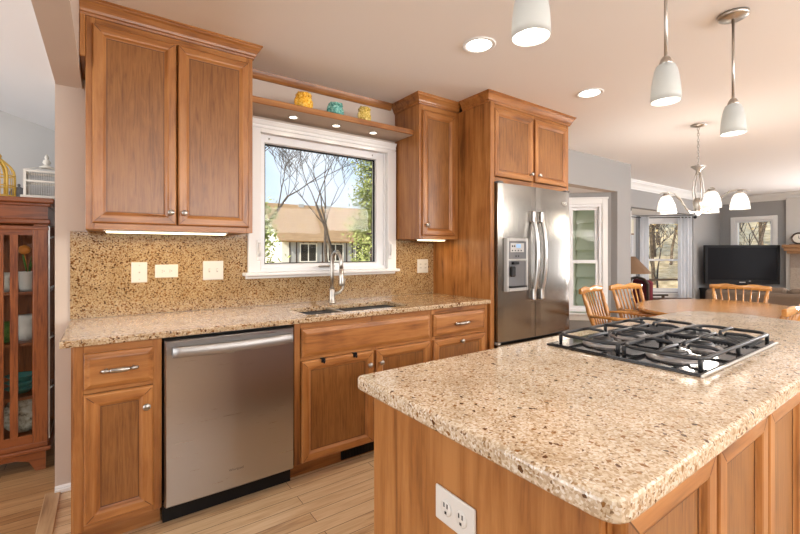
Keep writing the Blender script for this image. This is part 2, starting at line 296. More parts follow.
# ------------------------------------------------------------------ mesh builder
class MB:
    def __init__(s): s.bm = bmesh.new(); s.mi = 0; s.M = None
    def _xf(s, vs):
        if s.M is not None:
            for v in vs: v.co = s.M @ v.co
    def box(s, x0, x1, y0, y1, z0, z1, bev=0, seg=1, rot=None):
        r = bmesh.ops.create_cube(s.bm, size=1); vs = r['verts']
        c = V(((x0+x1)/2, (y0+y1)/2, (z0+z1)/2))
        for v in vs: v.co = V((v.co.x*(x1-x0), v.co.y*(y1-y0), v.co.z*(z1-z0)))
        if rot is not None:
            for v in vs: v.co = rot @ v.co
        for v in vs: v.co += c
        fs = set(f for v in vs for f in v.link_faces)
        for f in fs: f.material_index = s.mi
        s._xf(vs)
        if bev:
            es = list(set(e for v in vs for e in v.link_edges))
            bmesh.ops.bevel(s.bm, geom=es, offset=bev, segments=seg, profile=.5, affect='EDGES', material=-1)
        return s
    def face(s, pts, smooth=False):
        vs = [s.bm.verts.new(V(p)) for p in pts]; s._xf(vs)
        f = s.bm.faces.new(vs); f.material_index = s.mi; f.smooth = smooth; return f
    def rings(s, rings, closed=True, cap=True, smooth=True, cyc=False):
        R = []
        for r in rings:
            vs = [s.bm.verts.new(V(p)) for p in r]; s._xf(vs); R.append(vs)
        n = len(R[0])
        k = len(R) if cyc else len(R)-1
        for i in range(k):
            a, b = R[i], R[(i+1) % len(R)]
            for j in range(n if closed else n-1):
                q = (a[j], a[(j+1) % n], b[(j+1) % n], b[j])
                try: f = s.bm.faces.new(q)
                except ValueError: continue
                f.material_index = s.mi; f.smooth = smooth
        if cap and closed and not cyc:
            for r in (R[0], R[-1]):
                try: f = s.bm.faces.new(r); f.material_index = s.mi
                except ValueError: pass
        return R
    def tube(s, pts, r, n=8, cap=True, flat=None):
        pts = [V(p) for p in pts]
        rs = r if isinstance(r, (list, tuple)) else [r]*len(pts)
        out = []; up = None
        for i, p in enumerate(pts):
            t = (pts[min(i+1, len(pts)-1)]-pts[max(i-1, 0)])
            if t.length < 1e-9: t = V((0, 0, 1))
            t.normalize()
            if up is None:
                up = V((0, 0, 1)) if abs(t.z) < .9 else V((1, 0, 0))
            a = t.cross(up)
            if a.length < 1e-6: a = t.cross(V((0, 1, 0)))
            a.normalize(); b = a.cross(t).normalized(); up = b
            fx, fy = flat or (1, 1)
            out.append([p+(a*math.cos(2*math.pi*k/n)*fx+b*math.sin(2*math.pi*k/n)*fy)*rs[i] for k in range(n)])
        s.rings(out, cap=cap); return s
    def turned(s, p0, p1, prof, n=10):
        p0, p1 = V(p0), V(p1)
        return s.tube([p0.lerp(p1, t) for t, _ in prof], [r for _, r in prof], n)
    def lathe(s, prof, c=(0, 0, 0), n=24, cap=False, fn=None):
        out = []
        for r, z in prof:
            ring = []
            for k in range(n):
                a = 2*math.pi*k/n; rr = max(r, 1e-4)
                if fn: rr *= fn(a, z)
                ring.append((c[0]+rr*math.cos(a), c[1]+rr*math.sin(a), c[2]+z))
            out.append(ring)
        s.rings(out, cap=cap); return s
    def ball(s, c, r, sc=(1, 1, 1), n=14):
        m = 8
        return s.lathe([(r*math.sin(math.pi*i/m)*sc[0], -r*math.cos(math.pi*i/m)*sc[2]) for i in range(m+1)], c, n)
    def sweep(s, prof, path, closed_prof=True):
        pts = [V((p[0], p[1])) for p in path]; rings = []
        for i, p in enumerate(pts):
            d1 = (pts[i]-pts[i-1]).normalized() if i else None
            d2 = (pts[i+1]-pts[i]).normalized() if i < len(pts)-1 else None
            n1 = V((d1.y, -d1.x)) if d1 else None; n2 = V((d2.y, -d2.x)) if d2 else None
            if n1 is None: o = n2
            elif n2 is None: o = n1
            else: o = (n1+n2)/(1+n1.dot(n2))
            rings.append([(p.x+o.x*a, p.y+o.y*a, z) for a, z in prof])
        s.rings(rings, closed=closed_prof, cap=True, smooth=False); return s
    def prism(s, poly, z0, z1, bev=0, seg=3):
        vs = [s.bm.verts.new(V((x, y, z0))) for x, y in poly]
        f = s.bm.faces.new(vs); f.material_index = s.mi
        r = bmesh.ops.extrude_face_region(s.bm, geom=[f]); nv = [g for g in r['geom'] if isinstance(g, bmesh.types.BMVert)]
        for v in nv: v.co.z = z1
        allv = set(vs) | set(nv); s._xf(allv)
        fs = set(f for v in allv for f in v.link_faces)
        for q in fs: q.material_index = s.mi
        if bev:
            es = [e for e in set(e for v in allv for e in v.link_edges) if (e.verts[0] in nv) == (e.verts[1] in nv)]
            es = [e for e in es if abs(e.verts[0].co.z-e.verts[1].co.z) < 1e-6]
            bmesh.ops.bevel(s.bm, geom=es, offset=bev, segments=seg, profile=.5, affect='EDGES')
        return s
    def build(s, name, mats, parent=None, org=None, rotz=0):
        bm = s.bm
        bmesh.ops.recalc_face_normals(bm, faces=bm.faces)
        if parent is not None: o0 = ROOT.get(parent.name, V((0, 0, 0)))
        elif org is not None: o0 = V(org)
        else:
            cs = [v.co for v in bm.verts]
            o0 = V(((min(c.x for c in cs)+max(c.x for c in cs))/2, (min(c.y for c in cs)+max(c.y for c in cs))/2, min(c.z for c in cs)))
        bmesh.ops.translate(bm, verts=bm.verts, vec=-o0)
        me = bpy.data.meshes.new(name); bm.to_mesh(me); bm.free()
        for m in (mats if isinstance(mats, (list, tuple)) else [mats]):
            me.materials.append(M[m] if isinstance(m, str) else m)
        ob = bpy.data.objects.new(name, me); COL.objects.link(ob)
        if parent is not None: ob.parent = parent
        else: ob.location = o0
        ROOT[ob.name] = o0
        return ob
ROOT = {}
def tag(o, label=None, cat=None, group=None, kind=None):
    if label: o['label'] = label
    if cat: o['category'] = cat
    if group: o['group'] = group
    if kind: o['kind'] = kind
    return o
def thing(name, loc, label, cat, group=None, kind=None):
    o = bpy.data.objects.new(name, None); COL.objects.link(o); o.location = loc; o.empty_display_size = .1
    ROOT[o.name] = V(loc); return tag(o, label, cat, group, kind)
def copy_tree(o, parent=None):
    c = o.copy(); COL.objects.link(c)
    if parent: c.parent = parent
    ROOT[c.name] = ROOT.get(o.name, V((0, 0, 0)))
    for ch in list(o.children): copy_tree(ch, c)
    return c
def B(*a, **k): return MB().box(*a, **k)
def struct(o): o['kind'] = 'structure'; return o

# ------------------------------------------------------------------ room shell
CEIL = 2.50
def wall(name, p0, p1, z0, z1, th, mat, holes=(), both=True):
    """wall whose room face runs p0->p1 with the room on its right-hand side; holes = (a0,a1,z0,z1) along it"""
    p0, p1 = V(p0), V(p1); d = (p1-p0); Ln = d.length; d.normalize(); n = V((-d.y, d.x))
    mb = MB(); mb.M = Matrix(((d.x, n.x, 0, p0.x), (d.y, n.y, 0, p0.y), (0, 0, 1, 0), (0, 0, 0, 1)))
    cur = 0
    for a0, a1, h0, h1 in sorted(holes):
        if a0 > cur+1e-4: mb.box(cur, a0, 0, th, z0, z1)
        if h0 > z0+1e-4: mb.box(a0, a1, 0, th, z0, h0)
        if h1 < z1-1e-4: mb.box(a0, a1, 0, th, h1, z1)
        cur = a1
    if cur < Ln-1e-4: mb.box(cur, Ln, 0, th, z0, z1)
    return struct(mb.build(name, mat))
def frame2(p0, p1):
    p0, p1 = V(p0), V(p1); d = (p1-p0).normalized(); n = V((-d.y, d.x))
    return Matrix(((d.x, n.x, 0, p0.x), (d.y, n.y, 0, p0.y), (0, 0, 1, 0), (0, 0, 0, 1)))

struct(B(-.215, 11.75, -2.6, 4.6, -.06, 0).build('floor', 'floor', org=(0, 0, 0)))
struct(B(-3.6, -.215, -2.6, 4.4, -.06, 0).build('floor_left_room', 'floor_left', org=(0, 0, 0)))
struct(B(-.255, -.19, -2.6, 2.85, 0, .008, bev=.003).build('trim_1', wood('oak_reducer', (.26, .14, .065), (.44, .27, .14), (.54, .36, .20), 'Y')))
struct(B(-.1, 11.75, -2.6, 4.6, CEIL, CEIL+.1).build('ceiling', 'ceil'))
# kitchen window wall with the window opening and the bay opening
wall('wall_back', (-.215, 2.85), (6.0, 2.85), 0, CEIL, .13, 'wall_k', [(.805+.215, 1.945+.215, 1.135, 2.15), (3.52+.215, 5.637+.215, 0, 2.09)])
B(3.452, 5.99, 2.846, 2.8499, 2.09, CEIL)
# grey paint skin on the dining side of that wall
sk = MB(); sk.box(3.47, 5.637, 2.845, 2.8499, 2.09, CEIL); sk.box(5.637, 6.0, 2.845, 2.8499, 0, CEIL); sk.box(6.0, 6.005, 2.845, 3.5, 0, CEIL)
struct(sk.build('wall_back_dining', 'wall_f'))
wall('wall_corner', (6.0, 2.98), (6.0, 3.5), 0, CEIL, .12, 'wall_f')
wall('wall_family', (5.88, 3.5), (11.6, 3.5), 0, CEIL, .13, 'wall_f', [(7.2-5.88, 10.06-5.88, 0, 2.055)])
wall('wall_right', (11.6, 3.63), (11.6, -2.6), 0, CEIL, .13, 'wall_f', [(3.63-3.22, 3.63-2.57, 1.2, 1.97)])
wall('wall_front', (11.6, -2.6), (-3.6, -2.6), 0, 3.5, .13, 'wall_f')
wall('wall_left', (-3.6, -2.6), (-3.6, 4.2), 0, 3.5, .13, 'wall_f')
wall('wall_left_room_back', (-3.6, 4.2), (-.085, 4.2), 0, 3.5, .13, 'wall_c')
wall('wall_left_room_side', (-.085, 4.2), (-.085, 2.98), 0, 2.3, .02, 'wall_f')
# vaulted ceiling of the left room
vc = MB()
vc.rings([[(-.16, y, 2.172), (-3.7, y, 2.172+.32*3.54), (-3.7, y, 2.272+.32*3.54), (-.16, y, 2.272)] for y in (-2.6, 4.3)], smooth=False)
struct(vc.build('ceiling_left_room', 'ceil_left'))
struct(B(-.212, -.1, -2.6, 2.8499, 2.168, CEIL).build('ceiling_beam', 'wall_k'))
# bays
def bay(tag_, x0, x1, yw, dep, hz, mat, yo, wins):
    a = (x0, yo); b = (x0+dep, yo+dep); c = (x1-dep, yo+dep); d = (x1, yo)
    segs = [(a, b), (b, c), (c, d)]
    for i, (p, q) in enumerate(segs):
        wall('wall_%s_%s' % (tag_, ('left', 'centre', 'right')[i]), p, q, 0, hz, .10, mat, wins[i])
    mb = MB(); mb.prism([(x0-.05, yw), (x0+dep-.05, yw+dep+.13), (x1-dep+.05, yw+dep+.13), (x1+.05, yw)], hz, hz+.06)
    struct(mb.build('ceiling_'+tag_, 'ceil'))
    return segs
W1 = [(.16, .86, .40, 2.0)]
bay1 = bay('dining_bay', 3.52, 5.637, 2.98, .72, 2.09, 'wall_f', 2.925, [W1, [(.10, .575, .42, 1.97)], [(.385, .965, .42, 1.97)]])
bay2 = bay('family_bay', 7.2, 10.06, 3.63, .72, 2.055, 'wall_f', 3.56, [[(.2, .85, .42, 1.95)], [(.2, 1.22, .42, 1.95)], [(.155, .905, .42, 1.95)]])
# filler returns between opening and bay walls
struct(B(5.6325, 5.6368, 2.846, 2.93, 0, 2.0895).build('trim_4', 'wall_f'))

WN = [0]
def dbl_hung(p0, p1, a0, a1, z0, z1, casing=.07, y=.0, th=.10, meet=None, mull=True):
    """double-hung window set in wall p0->p1 (room on the right-hand side)"""
    WN[0] += 1
    Mx = frame2(p0, p1)
    w = thing('window_%d' % WN[0], (0, 0, 0), None, None, kind='structure')
    base = Mx @ V(((a0+a1)/2, 0, z0)); w.location = base; ROOT[w.name] = base
    f = MB(); f.M = Mx; t = .035
    f.box(a0, a0+t, .0, th, z0, z1); f.box(a1-t, a1, .0, th, z0, z1); f.box(a0+t, a1-t, 0, th, z1-t, z1); f.box(a0+t, a1-t, 0, th, z0, z0+t)
    f.build('frame', 'vinyl', w)
    c = MB(); c.M = Mx; k = casing
    c.box(a0-k, a0, -.018, 0, z0-.02, z1+k, bev=.004); c.box(a1, a1+k, -.018, 0, z0-.02, z1+k, bev=.004); c.box(a0, a1, -.018, 0, z1, z1+k, bev=.004)
    c.box(a0-k*1.1, a1+k*1.1, -.03, 0, z1+k, z1+k+.025, bev=.004)
    c.build('casing', 'white', w)
    s = MB(); s.M = Mx; s.box(a0-k, a1+k, -.05, .03, z0-.045, z0-.02, bev=.005); s.box(a0-k, a1+k, -.015, 0, z0-.12, z0-.045, bev=.003); s.build('sill', 'white', w)
    zm = meet or (z0+z1)/2
    for (b0, b1, yy) in ((zm-.018, z1-t, .06), (z0+t, zm+.018, .025)):
        sh = MB(); sh.M = Mx; r = .04
        sh.box(a0+t, a0+t+r, yy, yy+.03, b0, b1); sh.box(a1-t-r, a1-t, yy, yy+.03, b0, b1)
        sh.box(a0+t+r, a1-t-r, yy, yy+.03, b1-r, b1); sh.box(a0+t+r, a1-t-r, yy, yy+.03, b0, b0+r)
        so = sh.build('sash', 'vinyl', w)
        g = MB(); g.M = Mx; g.box(a0+t+r, a1-t-r, yy+.012, yy+.016, b0+r, b1-r); g.build('pane', 'glass', so)
    return w
# ---- kitchen window
WN[0] += 1
kw = thing('window_1', (1.37, 2.85, 1.11), None, None, kind='structure')
f = MB()
for (x0, x1, z0, z1) in ((.775, .856, 1.135, 2.112), (1.885, 1.968, 1.135, 2.112)): f.box(x0, x1, 2.812, 2.85, z0, z1, bev=.004)
f.box(.856, 1.885, 2.812, 2.85, 2.085, 2.112, bev=.002)
f.build('casing', 'white', kw)
f = MB()
f.box(.806, .870, 2.85, 2.97, 1.14, 2.145); f.box(1.872, 1.944, 2.85, 2.97, 1.14, 2.145); f.box(.870, 1.872, 2.85, 2.97, 2.09, 2.145); f.box(.870, 1.872, 2.85, 2.97, 1.14, 1.165)
f.build('frame', 'vinyl', kw)
f = MB(); X0, X1, Z0, Z1 = .866, 1.876, 1.16, 2.094; gx0, gx1, gz0, gz1 = .904, 1.806, 1.195, 2.03
f.rings([[(a, y, c) for a, c in ((x0, z0), (x1, z0), (x1, z1), (x0, z1))] for (x0, x1, z0, z1, y) in
         ((X0, X1, Z0, Z1, 2.93), (X0, X1, Z0, Z1, 2.868), (gx0-.006, gx1+.006, gz0-.006, gz1+.006, 2.872), (gx0, gx1, gz0, gz1, 2.888), (gx0, gx1, gz0, gz1, 2.93))], cyc=True, smooth=False)
sash = f.build('sash', 'vinyl', kw)
B(gx0-.004, gx1+.004, 2.900, 2.905, gz0-.004, gz1+.004).build('pane', 'glass', sash)
g = MB()
for x0, x1, z0, z1 in ((gx0, gx0+.006, gz0, gz1), (gx1-.014, gx1, gz0, gz1), (gx0, gx1, gz0, gz0+.006), (gx0, gx1, gz1-.012, gz1)): g.box(x0, x1, 2.891, 2.899, z0, z1)
tag(g.build('gasket', 'black', sash), 'black rubber gasket')
f = MB(); f.box(.742, 1.975, 2.765, 2.85, 1.118, 1.14, bev=.005, seg=2); f.box(.76, 1.962, 2.818, 2.838, 1.098, 1.118, bev=.003); f.build('sill', 'white', kw)
f = MB(); prof = [(0, 2.100), (.035, 2.100), (.038, 2.112), (.048, 2.114), (.05, 2.128), (.042, 2.132), (.05, 2.142), (.055, 2.155), (.058, 2.158), (.058, 2.166), (0, 2.166)]
f.sweep([(a, z) for a, z in prof], [(.735, 2.85), (1.958, 2.85)]); f.build('head_moulding', 'white', kw)
for xx in (.84, 1.90):
    f = MB(); f.box(xx-.014, xx+.014, 2.800, 2.812, 1.22, 1.36, bev=.004); f.tube([(xx, 2.798, 1.25), (xx+.004, 2.785, 1.29), (xx+.003, 2.79, 1.34)], [.008, .009, .007]); f.build('lock_handle', 'white', kw)
f = MB(); f.box(1.30, 1.40, 2.80, 2.866, 1.165, 1.178, bev=.004); f.tube([(1.36, 2.80, 1.172), (1.34, 2.785, 1.176), (1.26, 2.780, 1.172)], [.008, .007, .006]); f.build('crank', 'nickel', kw)
f = MB()
for xx in (.93, 1.77): f.ball((xx, 2.867, 2.062), .006, n=8)
f.build('screw_cap', 'pewter', kw)
dbl_hung(*bay1[0], .23, .79, .47, 1.93, meet=1.14)
dbl_hung(*bay1[1], .12, .555, .45, 1.93, meet=1.14, casing=.05)
dbl_hung(*bay1[2], .455, .895, .45, 1.93, meet=1.14)
dbl_hung(*bay2[0], .2, .85, .42, 1.95, meet=1.1)
dbl_hung(*bay2[1], .2, 1.22, .42, 1.95, meet=1.1)
wr = dbl_hung(*bay2[2], .155, .905, .42, 1.95, meet=1.1, casing=.055)
# small fixed window high on the television wall
WN[0] += 1
tw = thing('window_%d' % WN[0], (11.6, 2.895, 1.2), None, None, kind='structure')
f = MB(); f.box(11.60, 11.73, 2.57, 2.61, 1.2, 1.97); f.box(11.60, 11.73, 3.18, 3.22, 1.2, 1.97); f.box(11.60, 11.73, 2.61, 3.18, 1.2, 1.24); f.box(11.60, 11.73, 2.61, 3.18, 1.93, 1.97); f.build('frame', 'vinyl', tw)
f = MB(); f.box(11.575, 11.60, 2.49, 2.57, 1.12, 2.05, bev=.005); f.box(11.575, 11.60, 3.22, 3.30, 1.12, 2.05, bev=.005); f.box(11.575, 11.60, 2.57, 3.22, 1.97, 2.05, bev=.005); f.box(11.575, 11.60, 2.57, 3.22, 1.12, 1.2, bev=.005); f.build('casing', 'white', tw)
B(11.66, 11.664, 2.61, 3.18, 1.24, 1.93).build('pane', 'glass', tw)

# crown, base boards
crown_p = [(0, 2.36), (.012, 2.36), (.016, 2.375), (.03, 2.385), (.05, 2.42), (.075, 2.45), (.09, 2.46), (.095, 2.475), (.11, 2.48), (.11, 2.4995), (0, 2.4995)]
struct(MB().sweep(crown_p, [(6.006, 3.5), (11.6, 3.5), (11.6, -2.59)]).build('trim_2', 'white'))
base_p = [(0, .001), (.014, .001), (.014, .10), (.010, .12), (0, .13)]
struct(MB().sweep([(0, .001), (.020, .001), (.020, .018), (.012, .02), (.012, .028), (.006, .034), (0, .034)], [(-.215, 2.85), (-.112, 2.85)]).build('baseboard_left', 'white'))
struct(MB().sweep(base_p, [(5.637, 2.845), (6.005, 2.845), (6.005, 3.5), (7.15, 3.5)]).build('baseboard_back', 'white'))
struct(MB().sweep(base_p, [(10.1, 3.5), (11.6, 3.5), (11.6, -2.59)]).build('baseboard_right', 'white'))
# ------------------------------------------------------------------ cabinet parts
def door(parent, x0, x1, z0, z1, yf, knob=None, name='door', fw=.057, knob_len=.026):
    """framed door lying against y = yf, facing -Y"""
    b = MB()
    prof = [(0, 0), (0, .013), (.004, .019), (.008, .021), (fw-.020, .021), (fw-.014, .019), (fw-.004, .010), (fw, .0085)]
    rs = []
    for w, h in prof:
        rs.append([(x0+w, yf-h, z0+w), (x1-w, yf-h, z0+w), (x1-w, yf-h, z1-w), (x0+w, yf-h, z1-w)])
    R = b.rings(rs, cap=False, smooth=False)
    for f_ in b.bm.faces:
        c = f_.calc_center_median()
        dx = min(c.x-x0, x1-c.x); dz = min(c.z-z0, z1-c.z)
        f_.material_index = 1 if dz < dx else 0
    b.face([(x0, yf, z0), (x1, yf, z0), (x1, yf, z1), (x0, yf, z1)])
    d = b.build(name, ['maple', 'maple_x'], parent)
    i = fw-.001
    p = MB(); p.box(x0+i, x1-i, yf-.0075, yf-.002, z0+i, z1-i); p.build('panel', 'panel', d)
    g = MB(); q = .0042
    for a in ((x0+i, x0+i+q, z0+i, z1-i), (x1-i-q, x1-i, z0+i, z1-i), (x0+i, x1-i, z0+i, z0+i+q), (x0+i, x1-i, z1-i-q, z1-i)): g.box(a[0], a[1], yf-.0082, yf-.0072, a[2], a[3])
    for sx, xx in ((1, x0), (-1, x1)):
        for sz, zz in ((1, z0), (-1, z1)):
            c = [(xx+sx*.010, zz+sz*.010), (xx+sx*(fw-.022), zz+sz*(fw-.022))]; w_ = .0011
            g.face([(c[0][0]-w_*sx, yf-.0214, c[0][1]+w_*sz), (c[0][0]+w_*sx, yf-.0214, c[0][1]-w_*sz), (c[1][0]+w_*sx, yf-.0214, c[1][1]-w_*sz), (c[1][0]-w_*sx, yf-.0214, c[1][1]+w_*sz)])
    g.build('glaze_line', 'glaze', d)
    if knob: knob_at(d, knob[0], yf-.021, knob[1])
    return d
def knob_at(parent, x, y, z):
    k = MB(); Mx = Matrix(((1, 0, 0, x), (0, 0, -1, y), (0, 1, 0, z), (0, 0, 0, 1))); k.M = Mx
    k.lathe([(.0001, .0), (.007, .0), (.006, .004), (.0045, .012), (.008, .017), (.0145, .020), (.016, .024), (.014, .028), (.007, .031), (.0001, .032)], n=16)
    return k.build('knob', 'pewter', parent)
def drawer(parent, x0, x1, z0, z1, yf, pull=True, name='drawer'):
    b = MB()
    prof = [(0, 0), (0, .010), (.004, .014), (.012, .017), (.020, .021), (.026, .022)]
    rs = [[(x0+w, yf-h, z0+w), (x1-w, yf-h, z0+w), (x1-w, yf-h, z1-w), (x0+w, yf-h, z1-w)] for w, h in prof]
    b.rings(rs, cap=True, smooth=False)
    d = b.build(name, 'maple_x', parent)
    if pull:
        xm, zm = (x0+x1)/2, (z0+z1)/2; y = yf-.022
        h = MB()
        for sx in (-1, 1):
            h.tube([(xm+sx*.048, y, zm), (xm+sx*.048, y-.022, zm+.001)], [.007, .005], 8)
            h.tube([(xm+sx*.068, y-.014, zm), (xm+sx*.058, y-.021, zm), (xm+sx*.046, y-.025, zm), (xm+sx*.036, y-.025, zm)], [.003, .009, .007, .005], 8)
        h.tube([(xm-.036, y-.025, zm), (xm-.03, y-.027, zm), (xm, y-.030, zm), (xm+.03, y-.027, zm), (xm+.036, y-.025, zm)], [.0075, .009, .0105, .009, .0075], 10)
        h.build('handle', 'pewter', d)
    return d
def carcass(parent, x0, x1, y0, y1, z0, z1, mat='maple', t=.018, rails=(), open_top=False, stiles=()):
    b = MB()
    b.box(x0, x0+t, y0+.019, y1, z0, z1); b.box(x1-t, x1, y0+.019, y1, z0, z1); b.box(x0+t, x1-t, y1-.008, y1, z0, z1); b.box(x0+t, x1-t, y0+.019, y1-.008, z0, z0+t)
    if not open_top: b.box(x0+t, x1-t, y0+.019, y1-.008, z1-t, z1)
    o = b.build('body', mat, parent)
    f_ = MB()
    xs = sorted([x0, x1]); s = .036
    f_.box(x0, x0+s, y0, y0+.019, z0, z1, bev=.002); f_.box(x1-s, x1, y0, y0+.019, z0, z1, bev=.002)
    for st in stiles: f_.box(st-.02, st+.02, y0, y0+.019, z0, z1)
    f_.mi = 1
    for (a, c) in [(z0, z0+.036), (z1-.036, z1)]+list(rails):
        edges = [x0+s]+[e for st in stiles for e in (st-.02, st+.02)]+[x1-s]
        for q in range(0, len(edges), 2): f_.box(edges[q], edges[q+1], y0, y0+.0185, a, c)
    f_.build('face_frame', ['maple', 'maple_x'], parent)
    return o
YF = 2.19; YW = 2.836
def base_cab(x0, x1, label, toe=True):
    r = thing('base_cabinet', ((x0+x1)/2, 2.52, 0), label, 'cabinet')
    return r
TOE = 2.262
# left base cabinet
c1 = base_cab(-.108, .214, 'maple base cabinet with one drawer and one door at the left end, beside the dishwasher')
carcass(c1, -.108, .214, YF, YW, .10, .884, rails=((.678, .695),))
B(-.105, .214, TOE, TOE+.018, .001, .10).build('toe_kick', 'maple_x', c1)
d = drawer(c1, -.072, .181, .697, .850, YF); door(c1, -.072, .181, .130, .676, YF, knob=(.152, .590))
# end panel strip
B(-.114, -.1085, YF+.002, YW, .001, .884).build('end_panel', 'maple', c1)
# sink base
c2 = base_cab(.848, 1.822, 'wide maple sink base cabinet with long false drawer front and two doors')
carcass(c2, .848, 1.822, YF, YW, .10, .884, rails=((.672, .692),), open_top=True, stiles=(1.360,))
B(.848, 1.822, TOE, TOE+.018, .001, .10).build('toe_kick', 'maple_x', c2)
drawer(c2, .885, 1.804, .693, .850, YF, pull=False, name='false_front')
door(c2, .885, 1.351, .108, .670, YF, knob=(1.314, .590)); door(c2, 1.370, 1.804, .108, .670, YF, knob=(1.398, .592))
v = MB(); v.box(1.17, 1.50, 2.252, 2.262, .012, .085)
for i in range(30): v.box(1.178+i*.0107, 1.183+i*.0107, 2.247, 2.252, .018, .080)
tag(v.build('vent_grille', 'black', c2), 'black louvred heating vent')
# right base
c3 = base_cab(1.823, 2.386, 'maple base cabinet with one drawer right of the sink cabinet, against the fridge panel')
carcass(c3, 1.823, 2.386, YF, YW, .10, .884, rails=((.672, .692),))
B(1.823, 2.386, TOE, TOE+.018, .001, .10).build('toe_kick', 'maple_x', c3)
drawer(c3, 1.836, 2.340, .693, .846, YF); door(c3, 1.836, 2.340, .108, .670, YF, knob=(2.088, .640))
# black over-door hooks
for i, x in enumerate((1.011, 1.218)):
    h = MB(); h.box(x-.012, x+.012, YF-.026, YF-.0215, .650, .676); h.box(x-.012, x+.012, YF-.026, YF-.002, .6705, .6745); h.tube([(x, YF-.026, .655), (x, YF-.040, .652), (x, YF-.042, .664)], .005, 6)
    tag(h.build('door_hook', 'black'), ('left' if i == 0 else 'right')+' of the two small black hooks over the left sink cabinet door', 'hook', 'over-door hooks')

# upper cabinets
CROWN = [(0, 2.425), (.008, 2.425), (.010, 2.436), (.016, 2.440), (.019, 2.452), (.032, 2.474), (.040, 2.482), (.041, 2.490), (.047, 2.492), (.047, 2.4995), (0, 2.4995)]
u1 = thing('upper_cabinet', (.32, 2.68, 1.39), 'tall two-door maple upper cabinet left of the window', 'cabinet')
carcass(u1, -.076, .718, 2.52, 2.849, 1.39, 2.43, rails=((2.385, 2.3935),))
door(u1, -.050, .314, 1.420, 2.392, 2.52, knob=(.285, 1.487)); door(u1, .320, .694, 1.420, 2.392, 2.52, knob=(.350, 1.487))
MB().sweep(CROWN, [(-.0985, 2.52), (.718, 2.52), (.718, 2.849)]).build('crown', 'maple_x', u1)
B(-.0985, -.0765, 2.502, 2.849, 2.22, 2.424, bev=.003).build('scribe_moulding', 'maple', u1)
u2 = thing('upper_cabinet', (2.185, 2.68, 1.38), 'narrow one-door maple upper cabinet right of the window', 'cabinet')
carcass(u2, 1.98, 2.389, 2.52, 2.849, 1.38, 2.43, rails=((2.385, 2.3935),))
door(u2, 2.005, 2.340, 1.405, 2.378, 2.52, knob=(2.035, 1.487))
MB().sweep(CROWN, [(1.98, 2.849), (1.98, 2.52), (2.389, 2.52)]).build('crown', 'maple_x', u2)
u3 = thing('fridge_surround_cabinet', (2.92, 2.5, 0), 'maple cabinet with two doors over the refrigerator and tall side panels', 'cabinet')
carcass(u3, 2.436, 3.455, 2.19, 2.849, 1.822, 2.43, rails=((2.385, 2.3935),), stiles=(2.935,))
B(2.39, 2.435, 2.165, 2.849, .001, 2.43, bev=.002).build('side_panel', 'maple', u3)
door(u3, 2.448, 2.922, 1.862, 2.392, 2.19, knob=(2.880, 1.920)); door(u3, 2.946, 3.412, 1.862, 2.392, 2.19, knob=(2.985, 1.920))
MB().sweep(CROWN, [(2.39, 2.46), (2.39, 2.185), (3.455, 2.185), (3.455, 2.849)]).build('crown', 'maple_x', u3)
# shelf above the window
sh = thing('wall_shelf', (1.35, 2.72, 2.19), 'long maple shelf above the window between the two upper cabinets', 'shelf')
B(.7195, 1.979, 2.600, 2.849, 2.206, 2.232).build('board', 'maple_x', sh); tag(B(.7195, 1.979, 2.600, 2.849, 2.197, 2.2055).build('underside', 'wall_k', sh), 'pale underside')  # underside is a separate panel, paler than the board
B(.7195, 1.979, 2.585, 2.600, 2.196, 2.236, bev=.004).build('front_edge', 'maple_x', sh)
for x in (1.047, 1.371, 1.685):
    p = MB(); p.lathe([(.034, 2.1968), (.034, 2.192), (.026, 2.192), (.026, 2.1955)], (x, 2.72, 0), 20); po = p.build('puck_light', 'nickel', sh)
    q = MB(); q.lathe([(.0001, 2.1930), (.026, 2.1930)], (x, 2.72, 0), 20); q.build('lens', 'puck', po)
    lamp('shelf_spot', 'SPOT', (x, 2.72, 2.185), 1.8, (1, .86, .66), spot=110, radius=.02)
struct(MB().sweep([(0, 2.448), (.012, 2.448), (.022, 2.462), (.03, 2.48), (.036, 2.4995), (0, 2.4995)], [(.767, 2.849), (1.931, 2.849)]).build('trim_3', 'maple_x'))
# glass ornaments
def owl(x, h, w, mat, label):
    b = MB(); y = 2.648; z0 = 2.2375
    def fn(a, z): return 1+.05*math.sin(9*a+z*150)+.04*math.sin(a*5-z*220)
    b.lathe([(.0001, 0), (w*.40, 0), (w*.46, h*.08), (w*.50, h*.35), (w*.47, h*.55), (w*.44, h*.66), (w*.48, h*.8), (w*.40, h*.93), (w*.2, h*.97), (.0001, h*.97)], (x, y, z0), 30, fn=fn)
    for s_ in (-1, 1):
        b.tube([(x+s_*w*.26, y-.004, z0+h*.86), (x+s_*w*.36, y-.004, z0+h)], [w*.12, w*.04], 8)
        b.ball((x+s_*w*.17, y-w*.42, z0+h*.77), w*.12, n=10); b.ball((x+s_*w*.46, y, z0+h*.38), w*.14, (1, 1, 2), n=10)
    b.tube([(x, y-w*.45, z0+h*.70), (x, y-w*.52, z0+h*.62)], [w*.07, w*.02], 6)
    return tag(b.build('glass_ornament', mat), label, 'ornament', 'glass ornaments on the shelf')
owl(1.092, .112, .112, 'amber', 'bright amber textured glass ornament, leftmost on the shelf')
owl(1.328, .092, .11, 'tealglass', 'teal glass ornament in the middle of the shelf')
owl(1.565, .112, .095, 'olive', 'yellowish glass ornament at the right end of the shelf')

